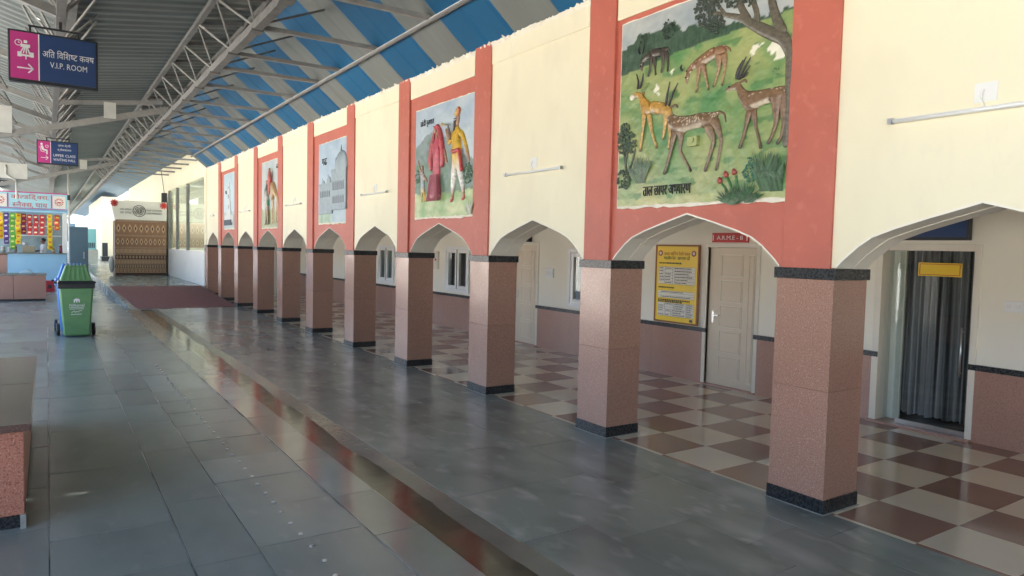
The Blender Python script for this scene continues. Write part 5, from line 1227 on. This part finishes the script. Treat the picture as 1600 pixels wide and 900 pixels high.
for i in range(34): q.prism([(2.44+i*.058, 2.70), (2.47+i*.058, 2.64), (2.498+i*.058, 2.70)], 1, 34.375, 34.40)
q.build('scalloped_edge', TB, hd, kind='stuff')
q = MB()
for r_ in (.24, .17, .10):
    for i in range(22):
        a, b_ = 2*math.pi*i/22, 2*math.pi*(i+1)/22
        if r_ == .17 and i % 5 == 0: continue
        q.bar((3.34+r_*math.cos(a), yh, 3.09+r_*math.sin(a)), (3.34+r_*math.cos(b_), yh, 3.09+r_*math.sin(b_)), .026, .008, (0, 1, 0))
q.bar((3.30, yh, 3.02), (3.30, yh, 3.14), .03, .008, (0, 1, 0)); q.bar((3.38, yh, 3.02), (3.38, yh, 3.14), .03, .008, (0, 1, 0)); q.build('round_emblem', M['ink'], hd)
text(hd, 'lettering', 'एक स्टेशन', (2.83, yh+.005, 3.14), width=.44, height=.10, m='ink', th=.004); text(hd, 'lettering', 'एक उत्पाद', (2.83, yh+.012, 2.99), width=.44, height=.10, m='ink', th=.004)
text(hd, 'lettering', 'ONE STATION', (3.92, yh+.005, 3.13), width=.62, height=.075, m='ink', th=.004); text(hd, 'lettering', 'ONE PRODUCT', (3.92, yh+.012, 3.0), width=.62, height=.08, m='ink', th=.004)
for xc, zc in ((2.40, 3.40), (4.30, 3.36)):
    q = MB()
    for i in range(9):
        a = 2*math.pi*i/9; q.bar((xc+.03*math.cos(a), yh, zc+.03*math.sin(a)), (xc+.15*math.cos(a), yh, zc+.15*math.sin(a)), .05, .012, (0, 1, 0))
    q.ball((xc, yh, zc), .06, (1, .2, 1)); q.build('red_flower', M['redp'], hd)
q = MB(); q.ball((2.30, 34.7, .75), .17, (.7, .8, 2.2)); tag(q.build('wrapped_bundle', M['white']), 'white wrapped bundle leaning against the left side of the patterned booth', 'bundle')

# ---- small fittings overhead
t = thing('camera_box', 'small black box hanging on a thin rod in front of the glazed wing', 'camera_unit', (4.2, 33.2, 3.9))  # hanging box is taken for a camera
q = MB(); q.box(4.08, 4.28, 33.1, 33.35, 3.46, 3.86); q.build('box', M['blackp'], t, bev=.01)
q = MB(); q.tube((4.18, 33.2, 3.86), (4.0, 33.2, 5.35), .014); q.build('rod', M['darksteel'], t)
t = thing('dark_board', 'small black board with white letters above the kiosk at the left edge', 'sign', (-1.3, 31.2, 3.85))
q = MB(); q.box(-1.9, -1.12, 31.1, 31.16, 3.70, 3.86); q.build('board', M['blackp'], t, bev=.004)
q = MB()
for i in range(7): q.box(-1.85+.1*i, -1.79+.1*i, 31.094, 31.1, 3.75, 3.81)
q.build('print_line', M['signwhite'], t)
q = MB(); q.bar((-1.5, 31.13, 3.86), (-1.5, 31.13, 4.0), .03); q.build('hanger', M['darksteel'], t)
t = thing('pipe', 'bent pale pipe running down from the gusset plate to the kiosk roof', 'pipe', (-1.2, 30.9, 4.0))
q = MB(); q.tube((-1.2, 30.9, 4.4), (-1.2, 30.9, 4.05), .03); q.tube((-1.2, 30.9, 4.05), (-.9, 30.9, 3.85), .03); q.tube((-.9, 30.9, 3.85), (-.9, 30.9, 3.2), .03); q.build('pipe_run', M['plate'], t)
